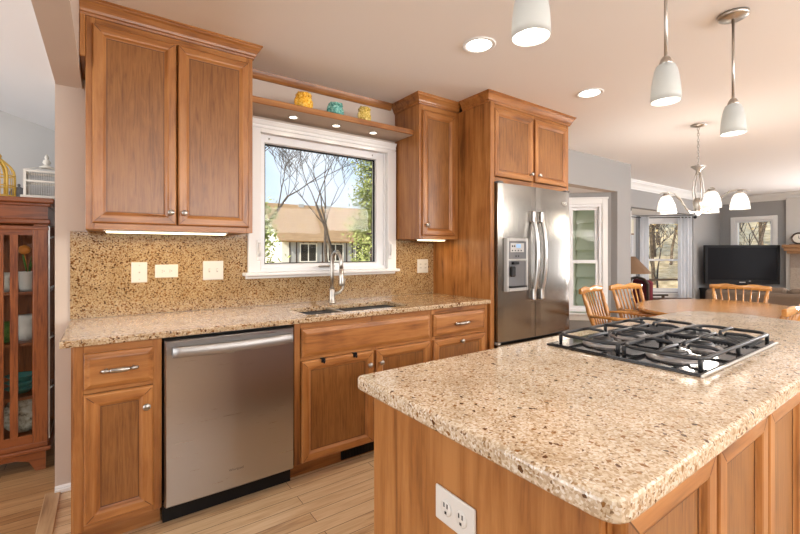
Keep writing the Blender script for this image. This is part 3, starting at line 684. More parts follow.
# countertop with sink cut-out
def slab(xs, ys, skip, z0, z1, bev):
    bm = bmesh.new(); vd = {}
    def vv(i, j):
        if (i, j) not in vd: vd[(i, j)] = bm.verts.new((xs[i], ys[j], z0))
        return vd[(i, j)]
    for i in range(len(xs)-1):
        for j in range(len(ys)-1):
            if (i, j) in skip: continue
            bm.faces.new((vv(i, j), vv(i+1, j), vv(i+1, j+1), vv(i, j+1)))
    r = bmesh.ops.extrude_face_region(bm, geom=list(bm.faces))
    for g in r['geom']:
        if isinstance(g, bmesh.types.BMVert): g.co.z = z1
    bmesh.ops.dissolve_limit(bm, angle_limit=.01, verts=bm.verts, edges=bm.edges)
    bmesh.ops.recalc_face_normals(bm, faces=bm.faces)
    es = [e for e in bm.edges if len(e.link_faces) == 2 and e.calc_face_angle(0) > .5]
    bmesh.ops.bevel(bm, geom=es, offset=bev, segments=3, profile=.5, affect='EDGES')
    m = MB(); m.bm.free(); m.bm = bm; return m
ct = slab([-.150, .958, 1.690, 2.387], [2.158, 2.252, 2.56, 2.836], {(1, 1)}, .885, .914, .005).build('countertop', 'stone_warm')
tag(ct, 'speckled quartz countertop running along the window wall', 'countertop')
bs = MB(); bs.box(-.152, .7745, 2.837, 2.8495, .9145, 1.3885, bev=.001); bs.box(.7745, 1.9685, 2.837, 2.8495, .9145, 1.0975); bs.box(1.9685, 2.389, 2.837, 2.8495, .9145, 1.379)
tag(bs.build('backsplash', 'stone_shaded'), 'speckled stone backsplash on the wall under the upper cabinets', 'backsplash')
# sink
sk = thing('kitchen_sink', (1.32, 2.4, .68), 'undermount double bowl stainless sink below the window', 'sink')
for x0, x1 in ((.962, 1.205), (1.235, 1.686)):
    b = MB(); y0, y1 = 2.256, 2.556; zt, zb = .8845, .70
    b.rings([[(x0-.012, y0-.012, zt), (x1+.012, y0-.012, zt), (x1+.012, y1+.012, zt), (x0-.012, y1+.012, zt)], [(x0, y0, zt-.004), (x1, y0, zt-.004), (x1, y1, zt-.004), (x0, y1, zt-.004)],
             [(x0+.01, y0+.01, zb+.03), (x1-.01, y0+.01, zb+.03), (x1-.01, y1-.01, zb+.03), (x0+.01, y1-.01, zb+.03)], [(x0+.04, y0+.04, zb), (x1-.04, y0+.04, zb), (x1-.04, y1-.04, zb), (x0+.04, y1-.04, zb)]], cap=False)
    b.face([(x0+.04, y0+.04, zb), (x1-.04, y0+.04, zb), (x1-.04, y1-.04, zb), (x0+.04, y1-.04, zb)])
    bo = b.build('bowl', 'sink', sk)
    dr = MB(); dr.lathe([(.0001, zb+.003), (.02, zb+.002), (.04, zb+.006), (.045, zb+.001)], ((x0+x1)/2, 2.44, 0), 20); dr.build('drain', 'steel_lt', bo)
B(1.207, 1.233, 2.255, 2.557, .86, .905, bev=.006, seg=2).build('divider', 'steel_lt', sk)
# faucet
fx, fy = 1.318, 2.68
fa = thing('kitchen_faucet', (fx, fy, .9145), 'gooseneck pull-down steel faucet standing behind the sink', 'faucet')
MB().lathe([(.0001, .9148), (.030, .9148), (.030, .921), (.024, .93), (.021, .95), (.020, 1.0), (.019, 1.02), (.0001, 1.02)], (fx, fy, 0), 20).build('base', 'nickel', fa)
pts = [(fx, fy, 1.01), (fx, fy, 1.12), (fx, fy, 1.18)]
for i in range(0, 13):
    a = math.pi*i/12; pts.append((fx+.006*(1-math.cos(a)), fy-.058*(1-math.cos(a)), 1.195+.083*math.sin(a)))
pts.append((fx+.012, fy-.118, 1.15))
MB().tube(pts, .0135, 12).build('spout', 'nickel', fa)
MB().tube([(fx+.012, fy-.118, 1.16), (fx+.012, fy-.120, 1.11), (fx+.012, fy-.123, 1.06), (fx+.012, fy-.123, 1.045)], [.0155, .017, .021, .019], 14).build('spray_head', 'nickel', fa)
MB().tube([(fx+.015, fy, .975), (fx+.05, fy-.008, .985), (fx+.075, fy-.012, 1.01), (fx+.088, fy-.014, 1.06), (fx+.09, fy-.015, 1.085)], [.013, .012, .009, .008, .009], 10).build('handle', 'nickel', fa)

# wall plates
def plate(x0, x1, z0, z1, y, label, kind):
    r = thing('outlet_plate' if kind != 'switch' else 'switch_plate', ((x0+x1)/2, y, z0), label, 'outlet' if kind not in ('switch', 'cable') else ('switch' if kind == 'switch' else 'wall plate'))
    b = MB(); b.box(x0, x1, y-.006, y-.0005, z0, z1, bev=.003, seg=2); b.build('plate', 'white_plate', r)
    xm, zm = (x0+x1)/2, (z0+z1)/2; dk = MB()
    if kind == 'cable':
        MB().tube([(xm, y-.006, zm), (xm, y-.016, zm)], .005, 8).build('jack', 'nickel', r)
        dk.bm.free()
        for q in (-.04, .04): B(xm-.003, xm+.003, y-.0068, y-.006, zm+q-.002, zm+q+.002).build('screw', 'pewter', r)
    elif kind == 'gfci':
        b = MB(); b.box(xm-.036, xm+.036, y-.009, y-.006, zm-.017, zm+.017, bev=.002); rr = b.build('receptacle', 'white_plate', r)
        for s_ in (-1, 1):
            for q in ((-.006, -.001, .004, .0065), (-.006, -.001, -.0065, -.004), (.004, .008, -.002, .002)): B(xm+s_*.02+q[0], xm+s_*.02+q[1], y-.0095, y-.009, zm+q[2], zm+q[3]).build('slot', 'dark', rr)
    elif kind == 'switch':
        for s_ in (-1, 1):
            b = MB(); b.box(xm+s_*.023-.005, xm+s_*.023+.005, y-.0065, y-.006, zm-.012, zm+.012); sw = b.build('toggle', 'pewter', r)
            b = MB(); b.box(xm+s_*.023-.0035, xm+s_*.023+.0035, y-.016, y-.006, zm-.002, zm+.009, bev=.001); b.build('lever', 'white_plate', sw)
    elif kind == 'duo':
        for s_ in (-1, 1):
            b = MB(); b.box(xm+s_*.028-.017, xm+s_*.028+.017, y-.009, y-.006, zm-.034, zm+.034, bev=.002); rr = b.build('receptacle', 'white_plate', r)
            for q in (-.016, .016):
                for w in (-.007, .004): B(xm+s_*.028+w, xm+s_*.028+w+.003, y-.0096, y-.009, zm+q-.004, zm+q+.006).build('slot', 'dark', rr)
    return r
YB = 2.837
plate(.124, .203, 1.100, 1.218, YB, 'upright single cable wall plate, leftmost on the backsplash', 'cable')
plate(.242, .363, 1.124, 1.202, YB, 'sideways white outlet plate between the cable plate and the double switch', 'gfci')
plate(.502, .622, 1.100, 1.220, YB, 'square white double switch plate on the backsplash', 'switch')
plate(2.205, 2.325, 1.094, 1.212, YB, 'square white double outlet plate on the backsplash by the fridge panel', 'duo')
# under-cabinet strips
def strip(x0, x1, y0, y1, z, label):
    r = thing('undercabinet_light', ((x0+x1)/2, (y0+y1)/2, z-.014), label, 'light', 'under-cabinet lights')
    B(x0, x1, y0, y1, z-.006, z-.0005).build('housing', 'white', r); B(x0+.01, x1-.01, y0+.002, y1-.002, z-.014, z-.006, bev=.003).build('diffuser', 'strip', r)
strip(-.005, .590, 2.565, 2.625, 1.39, 'slim glowing light strip under the left upper cabinet')
strip(2.03, 2.30, 2.565, 2.625, 1.38, 'slim glowing light strip under the narrow upper cabinet right of the window')
lamp('undercabinet_glow', 'AREA', (.29, 2.60, 1.372), 1.3, (1, .70, .26), rot=(0, 0, 0), size=.56, size_y=.05)
lamp('undercabinet_glow_right', 'AREA', (2.165, 2.60, 1.362), .7, (1, .74, .36), size=.25, size_y=.05)

# dishwasher
dw = thing('dishwasher', (.531, 2.5, 0), 'stainless steel dishwasher between the left base cabinet and the sink cabinet', 'dishwasher')
b = MB()
rs = []
x0, x1 = .224, .840
for (z, off) in ((.098, .006), (.104, 0), (.30, -.002), (.60, -.004), (.80, -.004), (.862, -.002), (.868, .004)):
    rs.append([(x0, 2.180+off+.004, z), (x0+.006, 2.168+off, z), (.531, 2.163+off, z), (x1-.006, 2.168+off, z), (x1, 2.180+off+.004, z), (x1, 2.212, z), (x0, 2.212, z)])
b.rings(rs, smooth=False); dd = b.build('door', 'steel', dw)
B(.226, .838, 2.213, 2.80, .105, .868).build('tub', 'greyplastic', dw)
B(.222, .843, 2.236, 2.256, .001, .097).build('kick_plate', 'black', dw)
h = MB(); rs = []
for i in range(17):
    t = i/16; x = .252+t*.565; bow = .030*(1-(2*t-1)**2)
    y = 2.150-.012-bow; hz = .026
    rs.append([(x, y, .818-hz), (x, y-.010, .818-hz+.006), (x, y-.012, .818), (x, y-.010, .818+hz-.006), (x, y, .818+hz), (x, y+.009, .818+hz-.008), (x, y+.009, .818-hz+.008)])
h.rings(rs)
h.box(.252, .275, 2.14, 2.163, .797, .839, bev=.004); h.box(.794, .817, 2.14, 2.163, .797, .839, bev=.004)
h.build('handle', 'satin', dd)
def text_mesh(name, txt, size, loc, mat, parent, ext=.0006):
    cu = bpy.data.curves.new(name, 'FONT'); cu.body = txt; cu.size = size; cu.extrude = ext; cu.align_x = 'CENTER'
    to = bpy.data.objects.new(name+'_src', cu); COL.objects.link(to)
    dg = bpy.context.evaluated_depsgraph_get(); me = bpy.data.meshes.new_from_object(to.evaluated_get(dg))
    bpy.data.objects.remove(to)
    me.transform(Matrix(((1, 0, 0, loc[0]), (0, 0, -1, loc[1]), (0, 1, 0, loc[2]), (0, 0, 0, 1))))
    me.transform(Matrix.Translation(-ROOT[parent.name])); me.materials.clear(); me.materials.append(M[mat])
    o = bpy.data.objects.new(name, me); COL.objects.link(o); o.parent = parent; ROOT[o.name] = ROOT[parent.name]
    return o
text_mesh('badge_lettering', 'Whirlpool', .017, (.537, 2.1625, .188), 'greyplastic', dd)

# refrigerator
fr = thing('refrigerator', (2.90, 2.5, 0), 'stainless french-door refrigerator with water dispenser beside the tall maple panel', 'refrigerator')
FX0, FX1, FM = 2.441, 3.385, 2.868
B(FX0+.004, FX1-.004, 2.195, 2.835, .02, 1.795).build('body', 'greyplastic', fr)
def fdoor(x0, x1, z0, z1, name):
    b = MB(); rs = []
    n = 8
    top = []
    for i in range(n+1):
        x = x0+(x1-x0)*i/n; g = (x-FX0)/(FX1-FX0)
        y = 2.134-.022*(1-(2*g-1)**2)
        if i in (0, n): y += .004
        top.append((x, y))
    poly = top+[(x1, 2.182), (x0, 2.182)]
    b.rings([[(x, y, z) for x, y in poly] for z in (z0, z1)], smooth=False)
    for f_ in b.bm.faces:
        if abs(f_.normal.z) < .5: f_.smooth = False
    return b.build(name, 'steel_v', fr)
dl = fdoor(FX0, FM-.003, .585, 1.805, 'door'); dr2 = fdoor(FM+.003, FX1, .585, 1.805, 'door'); fz = fdoor(FX0, FX1, .06, .560, 'freezer_drawer')
def bow_handle(x, par, sgn):
    b = MB(); pts = []; R_ = []
    for i in range(15):
        t = i/14; z = .935+t*.625; pts.append((x+sgn*0.0, 2.112-.018-.042*(1-(2*t-1)**2), z)); R_.append(.0155)
    b.tube(pts, R_, 10, flat=(1.15, .8))
    for z in (.935, 1.56): b.box(x-.018, x+.018, 2.076, 2.118, z-.045, z+.045, bev=.008, seg=2)
    b.build('handle', 'steel_lt', par)
bow_handle(FM-.052, dl, -1); bow_handle(FM+.052, dr2, 1)
b = MB(); b.tube([(2.56, 2.074, .50), (2.9, 2.052, .50), (3.26, 2.074, .50)], .014, 10); b.box(2.545, 2.575, 2.074, 2.124, .485, .515, bev=.004); b.box(3.245, 3.275, 2.074, 2.124, .485, .515, bev=.004); b.build('handle', 'steel_lt', fz)
for x in (FX0+.03, FX1-.03): B(x-.028, x+.028, 2.13, 2.19, 1.806, 1.822, bev=.004).build('hinge_cap', 'greyplastic', fr)
B(FX0+.002, FX0+.03, 2.135, 2.19, .563, .582, bev=.002).build('hinge', 'silver', fr)
# dispenser
dx0, dx1, dz0, dz1 = 2.500, 2.755, .970, 1.385
b = MB()
for a in ((dx0, dx0+.022, dz0, dz1), (dx1-.022, dx1, dz0, dz1), (dx0+.022, dx1-.022, dz0, dz0+.03), (dx0+.022, dx1-.022, dz1-.025, dz1), (dx0+.022, dx1-.022, 1.205, 1.222)): b.box(a[0], a[1], 2.096, 2.132, a[2], a[3], bev=.005)
ds = b.build('dispenser', 'silver', dl)
B(dx0+.022, dx1-.022, 2.102, 2.126, 1.222, dz1-.025).build('control_panel', 'greyplastic', dl)
B(dx0+.045, dx1-.05, 2.100, 2.102, 1.275, 1.345).build('button_field', 'silver', dl)
g = MB(); g.box(dx0+.11, dx0+.165, 2.0988, 2.100, 1.308, 1.338); g.build('display', 'lcd', dl)
for a_ in [(dx0+.058+i*.035, dx0+.072+i*.035, 2.0988, 2.100, 1.283, 1.292) for i in range(4)]+[(dx0+.058+i*.025, dx0+.072+i*.025, 2.0988, 2.100, 1.315, 1.328) for i in range(2)]+[(dx0+.105+i*.03, dx0+.115+i*.03, 2.1005, 2.102, 1.238, 1.250) for i in range(2)]:
    B(*a_).build('button', 'black', dl)
B(dx0+.022, dx1-.022, 2.1065, 2.110, 1.0, 1.205).build('niche', 'greyplastic', dl)
b = MB(); b.box(dx0+.035, dx0+.09, 2.082, 2.1065, 1.085, 1.165, bev=.008); b.box(dx0+.06, dx0+.13, 2.082, 2.1065, 1.18, 1.2, bev=.005); b.build('paddle', 'black', dl)
B(dx0+.03, dx1-.03, 2.082, 2.1065, 1.0, 1.012, bev=.003).build('drip_tray', 'black', dl)
b = MB(); rs = []
for i in range(25):
    a = 2*math.pi*i/24; rs.append((3.285+.030*math.cos(a), 2.1195+.002, 1.700+.014*math.sin(a)))
b.tube(rs, .0028, 6); b.tube([(3.262, 2.120, 1.69), (3.285, 2.117, 1.704), (3.312, 2.122, 1.71)], [.002, .004, .002], 6); b.build('badge', 'steel_lt', dr2)

# ------------------------------------------------------------------ island
isl = thing('island_cabinet', (1.8, .68, 0), 'maple island cabinet with framed doors on the near side', 'cabinet')
IX0, IX1, IY0, IY1 = .634, 2.90, .345, 1.02
b = MB(); b.box(IX0+.018, IX1, IY0+.02, IY1, .10, .8725); b.build('body', 'maple', isl)
B(IX0, IX0+.018, IY0+.002, IY1, .001, .8725, bev=.002).build('end_panel', 'maple', isl)
b = MB(); b.box(IX0+.0185, IX0+.045, IY0, IY0+.02, .10, .8725); b.mi = 1; b.box(IX0+.045, IX1, IY0+.001, IY0+.02, .84, .8725); b.box(IX0+.045, IX1, IY0+.001, IY0+.02, .10, .125); b.build('face_frame', ['maple', 'maple_x'], isl)
B(IX0+.03, IX1-.02, IY0+.08, IY0+.095, .001, .10).build('toe_kick', 'maple_x', isl)
xs = [(.668, 1.062), (1.070, 1.428), (1.436, 1.80), (1.81, 2.17), (2.18, 2.54), (2.55, 2.89)]
for a, c in xs: door(isl, a, c, .130, .862, IY0, fw=.066)
def rnd_poly(pts, rr, n=5):
    out = []; N = len(pts)
    for i in range(N):
        p, a, c = V(pts[i]), V(pts[i-1]), V(pts[(i+1) % N]); r = rr[i]
        if r <= 0: out.append(tuple(p)); continue
        d1, d2 = (a-p).normalized(), (c-p).normalized()
        for k in range(n+1):
            t = k/n; q = (p+d1*r)*(1-t)**2+p*2*t*(1-t)+(p+d2*r)*t**2; out.append((q.x, q.y))
    return out
poly = rnd_poly([(.604, .300), (2.99, .300), (2.985, .60), (3.06, .86), (2.95, 1.05), (2.66, 1.073), (.604, 1.073)], [.045, .05, .12, .09, .08, .1, .02])
tag(MB().prism(poly, .873, .914, bev=.010, seg=3).build('island_countertop', 'stone'), 'large speckled beige quartz slab on top of the island', 'countertop')
# island outlet
io = thing('outlet_plate', (.634, .675, .662), 'sideways white duplex outlet on the end panel of the island', 'outlet')
b = MB(); b.box(.6275, .6335, .612, .738, .662, .740, bev=.003, seg=2); b.build('plate', 'white_plate', io)
for yy in (.651, .699):
    b = MB(); b.M = Matrix(((0, 0, -1, .6275), (1, 0, 0, yy), (0, 1, 0, .701), (0, 0, 0, 1))); b.lathe([(.017, 0), (.017, .002), (.015, .003), (.0001, .003)], n=20)
    rr = b.build('receptacle', 'white_plate', io)
    for q in ((-.007, -.0035, .703, .713), (.0035, .007, .703, .713), (-.003, .003, .689, .695)): B(.6239, .6246, yy+q[0], yy+q[1], q[2], q[3]).build('slot', 'dark', rr)
# cooktop
CX0, CX1, CY0, CY1, CZ = 1.405, 2.165, .462, .985, .9145
ck = thing('gas_cooktop', (1.785, .72, CZ), 'black glass gas cooktop with cast iron grates set in the island', 'cooktop')
B(CX0, CX1, CY0+.010, CY1, CZ, CZ+.007, bev=.002).build('base_plate', 'blackglass', ck); B(CX0, CX1, CY0, CY0+.0095, CZ, CZ+.008, bev=.002).build('trim', 'steel_lt', ck)
B(CX0+.008, CX1-.008, CY0+.012, CY1-.012, CZ+.007, CZ+.010).build('glass_top', 'blackglass', ck)
zt = CZ+.010
for bx, by, br_ in ((1.565, .60, .048), (1.565, .845, .042), (1.80, .60, .038), (1.80, .845, .050)):
    b = MB(); b.lathe([(br_*1.75, 0), (br_*1.7, .004), (br_*1.35, .006), (br_*1.2, .003), (br_, .003)], (bx, by, zt), 28)
    b.lathe([(br_, .0), (br_, .013), (br_*.8, .016)], (bx, by, zt), 40, fn=lambda a, z: 1+.035*math.sin(20*a))
    bo = b.build('burner', 'burner', ck)
    c = MB(); c.lathe([(br_*.86, .016), (br_*.86, .022), (br_*.7, .025), (.0001, .026)], (bx, by, zt), 24); c.build('burner_cap', 'iron', bo)
v = MB(); v.box(1.955, 2.125, .50, .95, zt, zt+.004)
for i in range(40): v.box(1.962, 2.118, .508+i*.011, .513+i*.011, zt+.004, zt+.011)
tag(v.build('vent_grille', 'iron', ck), 'ribbed black downdraft vent')
def grate(x0, x1, y0, y1):
    b = MB(); z = CZ+.042; r = .0065; e = .05
    loop = []
    for cx, cy, a0 in ((x1-e, y1-e, 0), (x0+e, y1-e, 90), (x0+e, y0+e, 180), (x1-e, y0+e, 270)):
        for k in range(5):
            a = rad(a0+k*22.5); loop.append((cx+e*math.cos(a), cy+e*math.sin(a), z))
    loop.append(loop[0]); b.tube(loop, r, 8, cap=False)
    xm, ym = (x0+x1)/2, (y0+y1)/2
    b.tube([(xm, y0, z), (xm, y0+.05, z+.004), (xm, y1-.05, z+.004), (xm, y1, z)], r, 8)
    for cx in ((x0+xm)/2, (xm+x1)/2):
        b.tube([(cx, y0, z), (cx, y0+.03, z+.008), (cx, ym-.028, z+.006), (cx, ym-.022, z-.004)], r*.9, 8)
        b.tube([(cx, y1, z), (cx, y1-.03, z+.008), (cx, ym+.028, z+.006), (cx, ym+.022, z-.004)], r*.9, 8)
    for sx in (-1, 1):
        xe = x0 if sx < 0 else x1; c = (x0+xm)/2 if sx < 0 else (xm+x1)/2
        b.tube([(xe, ym, z), (xe-sx*.03, ym, z+.008), (c+sx*.03, ym, z+.006), (c+sx*.024, ym, z-.004)], r*.9, 8)
        b.tube([(xm, ym, z+.004), (c-sx*.03, ym, z+.006), (c-sx*.024, ym, z-.004)], r*.9, 8)
    for x in (x0+.012, xm, x1-.012):
        for y in (y0+.006, y1-.006):
            b.tube([(x, y, z), (x, y, zt+.001)], [.008, .0065], 8)
    tag(b.build('grate', 'iron', ck), None)
grate(1.445, 2.135, .482, .718); grate(1.445, 2.135, .728, .962)

# ------------------------------------------------------------------ ceiling lights
def can(x, y, label, vis=True):
    r = thing('recessed_light', (x, y, CEIL-.006), label, 'light', 'recessed ceiling lights')
    MB().lathe([(.095, 0), (.098, -.004), (.092, -.0055), (.074, -.003), (.074, -.0004), (.095, -.0004)], (x, y, CEIL-.0005), 32).build('trim_ring', 'white', r)
    MB().lathe([(.0001, -.003), (.0735, -.003)], (x, y, CEIL-.0005), 32).build('lens', 'can', r)
    lamp('can_lamp', 'SPOT', (x, y, CEIL-.02), 19, WARM, spot=140, radius=.06, blend=.8)
can(1.80, 1.72, 'round recessed ceiling light nearest the window wall')
can(3.04, 1.745, 'round recessed ceiling light in front of the refrigerator')
for x, y in ((.35, 1.6), (.5, -.6), (2.2, -.8), (4.2, -.8)): lamp('can_lamp', 'SPOT', (x, y, CEIL-.02), 19, WARM, spot=140, radius=.06, blend=.8)
def pendant():
    """origin at the bottom of the shade"""
    r = thing('pendant_lamp', (0, 0, 0), 'x', 'pendant light', 'pendants over the island')
    H = CEIL-1.885
    MB().lathe([(.0001, H-.001), (.066, H-.001), (.066, H-.016), (.058, H-.022), (.012, H-.026), (.0001, H-.03)], n=28).build('canopy', 'nickel', r)
    MB().tube([(0, 0, H-.02), (0, 0, .175)], .0065, 10).build('rod', 'nickel', r)
    MB().lathe([(.0001, .182), (.012, .180), (.018, .172), (.023, .158), (.025, .146), (.0001, .146)], n=20).build('socket_cap', 'nickel', r)
    MB().lathe([(.024, .150), (.033, .145), (.041, .125), (.047, .095), (.0515, .06), (.0535, .025), (.0535, .0), (.0505, .0), (.0505, .025), (.0485, .06), (.044, .095), (.038, .122), (.031, .140), (.024, .145)], n=36).build('glass_shade', 'frost', r)
    b = MB(); b.ball((0, 0, .045), .024, (1, 1, 1.2), n=14); b.tube([(0, 0, .07), (0, 0, .14)], .012, 8); b.build('bulb', 'bulb', r)
    return r
p0 = pendant()
for i, (x, y, lab) in enumerate(((.981, .738, 'frosted pendant lamp cut by the top edge, nearest the camera'), (1.845, .738, 'frosted pendant lamp in the middle of the row over the island, above the cooktop'), (2.63, .738, 'frosted pendant lamp whose round ceiling canopy shows, farthest along the island'))):
    o = p0 if i == 0 else copy_tree(p0)
    o.location = (x, y, 1.885); o['label'] = lab
    lamp('pendant_glow', 'POINT', (x, y, 1.885+.02), 2.8, (1, .92, .80), radius=.024)
# chandelier
chx, chy, chz = 4.645, 1.575, 1.63
ch = thing('chandelier', (chx, chy, chz), 'brushed nickel five-arm chandelier with white glass shades over the dining table', 'chandelier')
MB().lathe([(.0001, CEIL-.001), (.065, CEIL-.001), (.062, CEIL-.012), (.02, CEIL-.026), (.0001, CEIL-.03)], (chx, chy, 0), 28).build('canopy', 'nickel', ch)
c = MB()
for i in range(15):
    z = CEIL-.03-i*.0275; pts = []
    for k in range(9):
        a = 2*math.pi*k/8; q = (.008*math.cos(a), .018*math.sin(a))
        pts.append((chx+(q[0] if i % 2 else 0), chy+(0 if i % 2 else q[0]), z-.012+q[1]))
    c.tube(pts, .0028, 5, cap=False)
c.build('chain', 'nickel', ch)
b = MB(); b.lathe([(.0001, 2.085), (.02, 2.08), (.06, 2.10), (.062, 2.096), (.02, 2.06), (.014, 2.03), (.0001, 2.02)], (chx, chy, 0), 20)
for k in range(4):
    a = rad(45+90*k); pts = []
    for t, r_ in ((0, .014), (.1, .026), (.3, .042), (.55, .050), (.8, .042), (1, .026)): pts.append((chx+r_*math.cos(a), chy+r_*math.sin(a), 2.04-t*.32))
    b.tube(pts, .006, 8)
b.lathe([(.0001, 1.80), (.03, 1.79), (.045, 1.76), (.042, 1.72), (.03, 1.66), (.015, 1.635), (.0001, 1.63)], (chx, chy, 0), 20)
b.build('column', 'nickel', ch)
for k in range(5):
    a = rad(72*k-71.3); dx, dy = math.cos(a), math.sin(a)
    P = lambda r_, z: (chx+dx*r_, chy+dy*r_, z)
    ar = MB(); ar.tube([P(.03, 1.67), P(.07, 1.655), P(.12, 1.70), P(.17, 1.785), P(.23, 1.835), P(.29, 1.848), P(.34, 1.843), P(.38, 1.83)], [.007, .007, .007, .007, .0065, .0065, .006, .003], 8)
    ao = ar.build('arm', 'nickel', ch)
    cx, cy = chx+dx*.31, chy+dy*.31
    MB().lathe([(.0001, .0), (.022, -.002), (.03, -.02), (.026, -.035), (.0001, -.035)], (cx, cy, 1.838), 16).build('socket', 'nickel', ao)
    MB().lathe([(.028, 1.815), (.045, 1.80), (.062, 1.76), (.071, 1.71), (.075, 1.668), (.072, 1.668), (.068, 1.71), (.059, 1.758), (.043, 1.795), (.028, 1.808)], (cx, cy, 0), 28).build('glass_shade', 'frost2', ao)
    MB().ball((cx, cy, 1.735), .026, (1, 1, 1.3)).build('bulb', 'bulb', ao)
lamp('chandelier_glow', 'POINT', (chx, chy, 1.60), 24, (1, .92, .82), radius=.15)
# ------------------------------------------------------------------ dining table and chairs
tx, ty = 4.75, 1.45
tb = thing('dining_table', (tx, ty, 0), 'oval honey oak dining table behind the island', 'table')
def ell(a, b_, n=48): return [(tx+a*math.cos(2*math.pi*i/n), ty+b_*math.sin(2*math.pi*i/n)) for i in range(n)]
MB().prism(ell(.83, .64), .722, .750, bev=.009).build('top', 'honey_x', tb)
MB().prism(ell(.42, .24), .655, .7215).build('apron', 'honey_x', tb)
MB().lathe([(.12, .655), (.06, .60), (.055, .50), (.09, .40), (.10, .30), (.07, .22), (.11, .16), (.11, .12), (.0001, .12)], (tx, ty, 0), 20).build('pedestal', 'honey', tb)
for k in range(4):
    a = rad(45+90*k); MB().tube([(tx+.05*math.cos(a), ty+.05*math.sin(a), .16), (tx+.28*math.cos(a), ty+.28*math.sin(a), .09), (tx+.42*math.cos(a), ty+.42*math.sin(a), .022)], [.04, .035, .02], 8).build('foot', 'honey', tb)
def chair(arms, H, W=.50):
    """origin on the floor under the seat centre, sitter faces +Y"""
    r = thing('dining_chair', (0, 0, 0), 'x', 'chair')
    hw = .225
    seat = MB().prism(rnd_poly([(-.20, -.215), (.20, -.215), (.235, .20), (-.235, .20)], [.06, .06, .09, .09]), .425, .458, bev=.012).build('seat', 'honey_x', r)
    tp = [(0, .012), (.1, .018), (.2, .022), (.35, .016), (.5, .022), (.62, .024), (.7, .016), (.75, .02), (.9, .015), (1, .012)]
    for sx in (-1, 1):
        MB().turned((sx*.21, .19, .002), (sx*.165, .13, .43), tp).build('leg', 'honey', r)
        MB().turned((sx*.20, -.25, .002), (sx*.15, -.14, .43), tp).build('leg', 'honey', r)
    s_ = MB(); 
    for sx in (-1, 1): s_.turned((sx*.19, .165, .18), (sx*.18, -.20, .18), [(0, .008), (.5, .014), (1, .008)])
    s_.turned((-.185, -.02, .18), (.185, -.02, .18), [(0, .008), (.5, .014), (1, .008)]); s_.build('stretcher', 'honey', r)
    bt = H-.075; yt = -.325; xw = W/2-.035
    pp = [(0, .013), (.08, .02), (.18, .014), (.24, .021), (.32, .016), (.45, .021), (.6, .024), (.72, .017), (.78, .021), (.9, .016), (1, .013)]
    for sx in (-1, 1): MB().turned((sx*.19, -.185, .455), (sx*xw, yt+.01, bt+.01), pp, 12).build('back_post', 'honey', r)
    for i in range(6):
        t = (i-2.5)/2.5; x0 = t*.125; x1 = t*(xw-.07)
        yb = -.200+.0*abs(t); y1 = yt-.012*(1-t*t)
        MB().turned((x0, yb, .455), (x1, y1, bt+.015), [(0, .006), (.3, .0075), (.5, .011), (.62, .009), (1, .006)], 8).build('spindle', 'honey', r)
    c = MB(); rs = []
    N = 20
    for i in range(N+1):
        t = 2*i/N-1; x = t*W/2; y = yt-.02*(1-t*t)
        top = H-.012-.016*math.cos(2*math.pi*min(1, abs(t)*1.15))*.5-.006*(1-t*t)
        if abs(t) > .95: top -= .008
        bot = bt+.004*math.cos(math.pi*t)
        if abs(t) > .95: bot += .006
        th = .013
        rs.append([(x, y-th, bot+.004), (x, y-th, top-.004), (x, y-th*.5, top), (x, y+th*.5, top), (x, y+th, top-.004), (x, y+th, bot+.004), (x, y+th*.5, bot), (x, y-th*.5, bot)])
    c.rings(rs); c.build('crest_rail', 'honey_x', r)
    if arms:
        for sx in (-1, 1):
            MB().turned((sx*.20, .10, .455), (sx*.24, .11, .66), pp, 10).build('arm_post', 'honey', r)
            a = MB(); a.tube([(sx*.23, -.245, .675), (sx*.24, -.12, .685), (sx*.245, .03, .68), (sx*.245, .13, .684), (sx*.245, .18, .672), (sx*.245, .195, .65)], [.016, .019, .023, .027, .024, .014], 10, flat=(1.25, .75)); a.build('arm', 'honey_x', r)
    return r
def put(c, x, y, az, lab):
    c.location = (x, y, 0); c.rotation_euler = (0, 0, -rad(az)); c['label'] = lab; return c
put(chair(True, .955, .535), 3.925, 1.89, 171, 'honey oak spindle armchair nearest the refrigerator, at the left end of the table')
put(chair(True, .945, .51), 4.53, 1.905, 190, 'honey oak spindle chair behind the table, in front of the grey wall corner and lamp')
ca = put(chair(False, .905, .57), 5.78, 1.565, 255, 'honey oak spindle chair at the far end of the table, in front of the television')
cb = copy_tree(ca); put(cb, 4.09, 1.11, 0, 'honey oak chair cut by the right edge, between island and table')

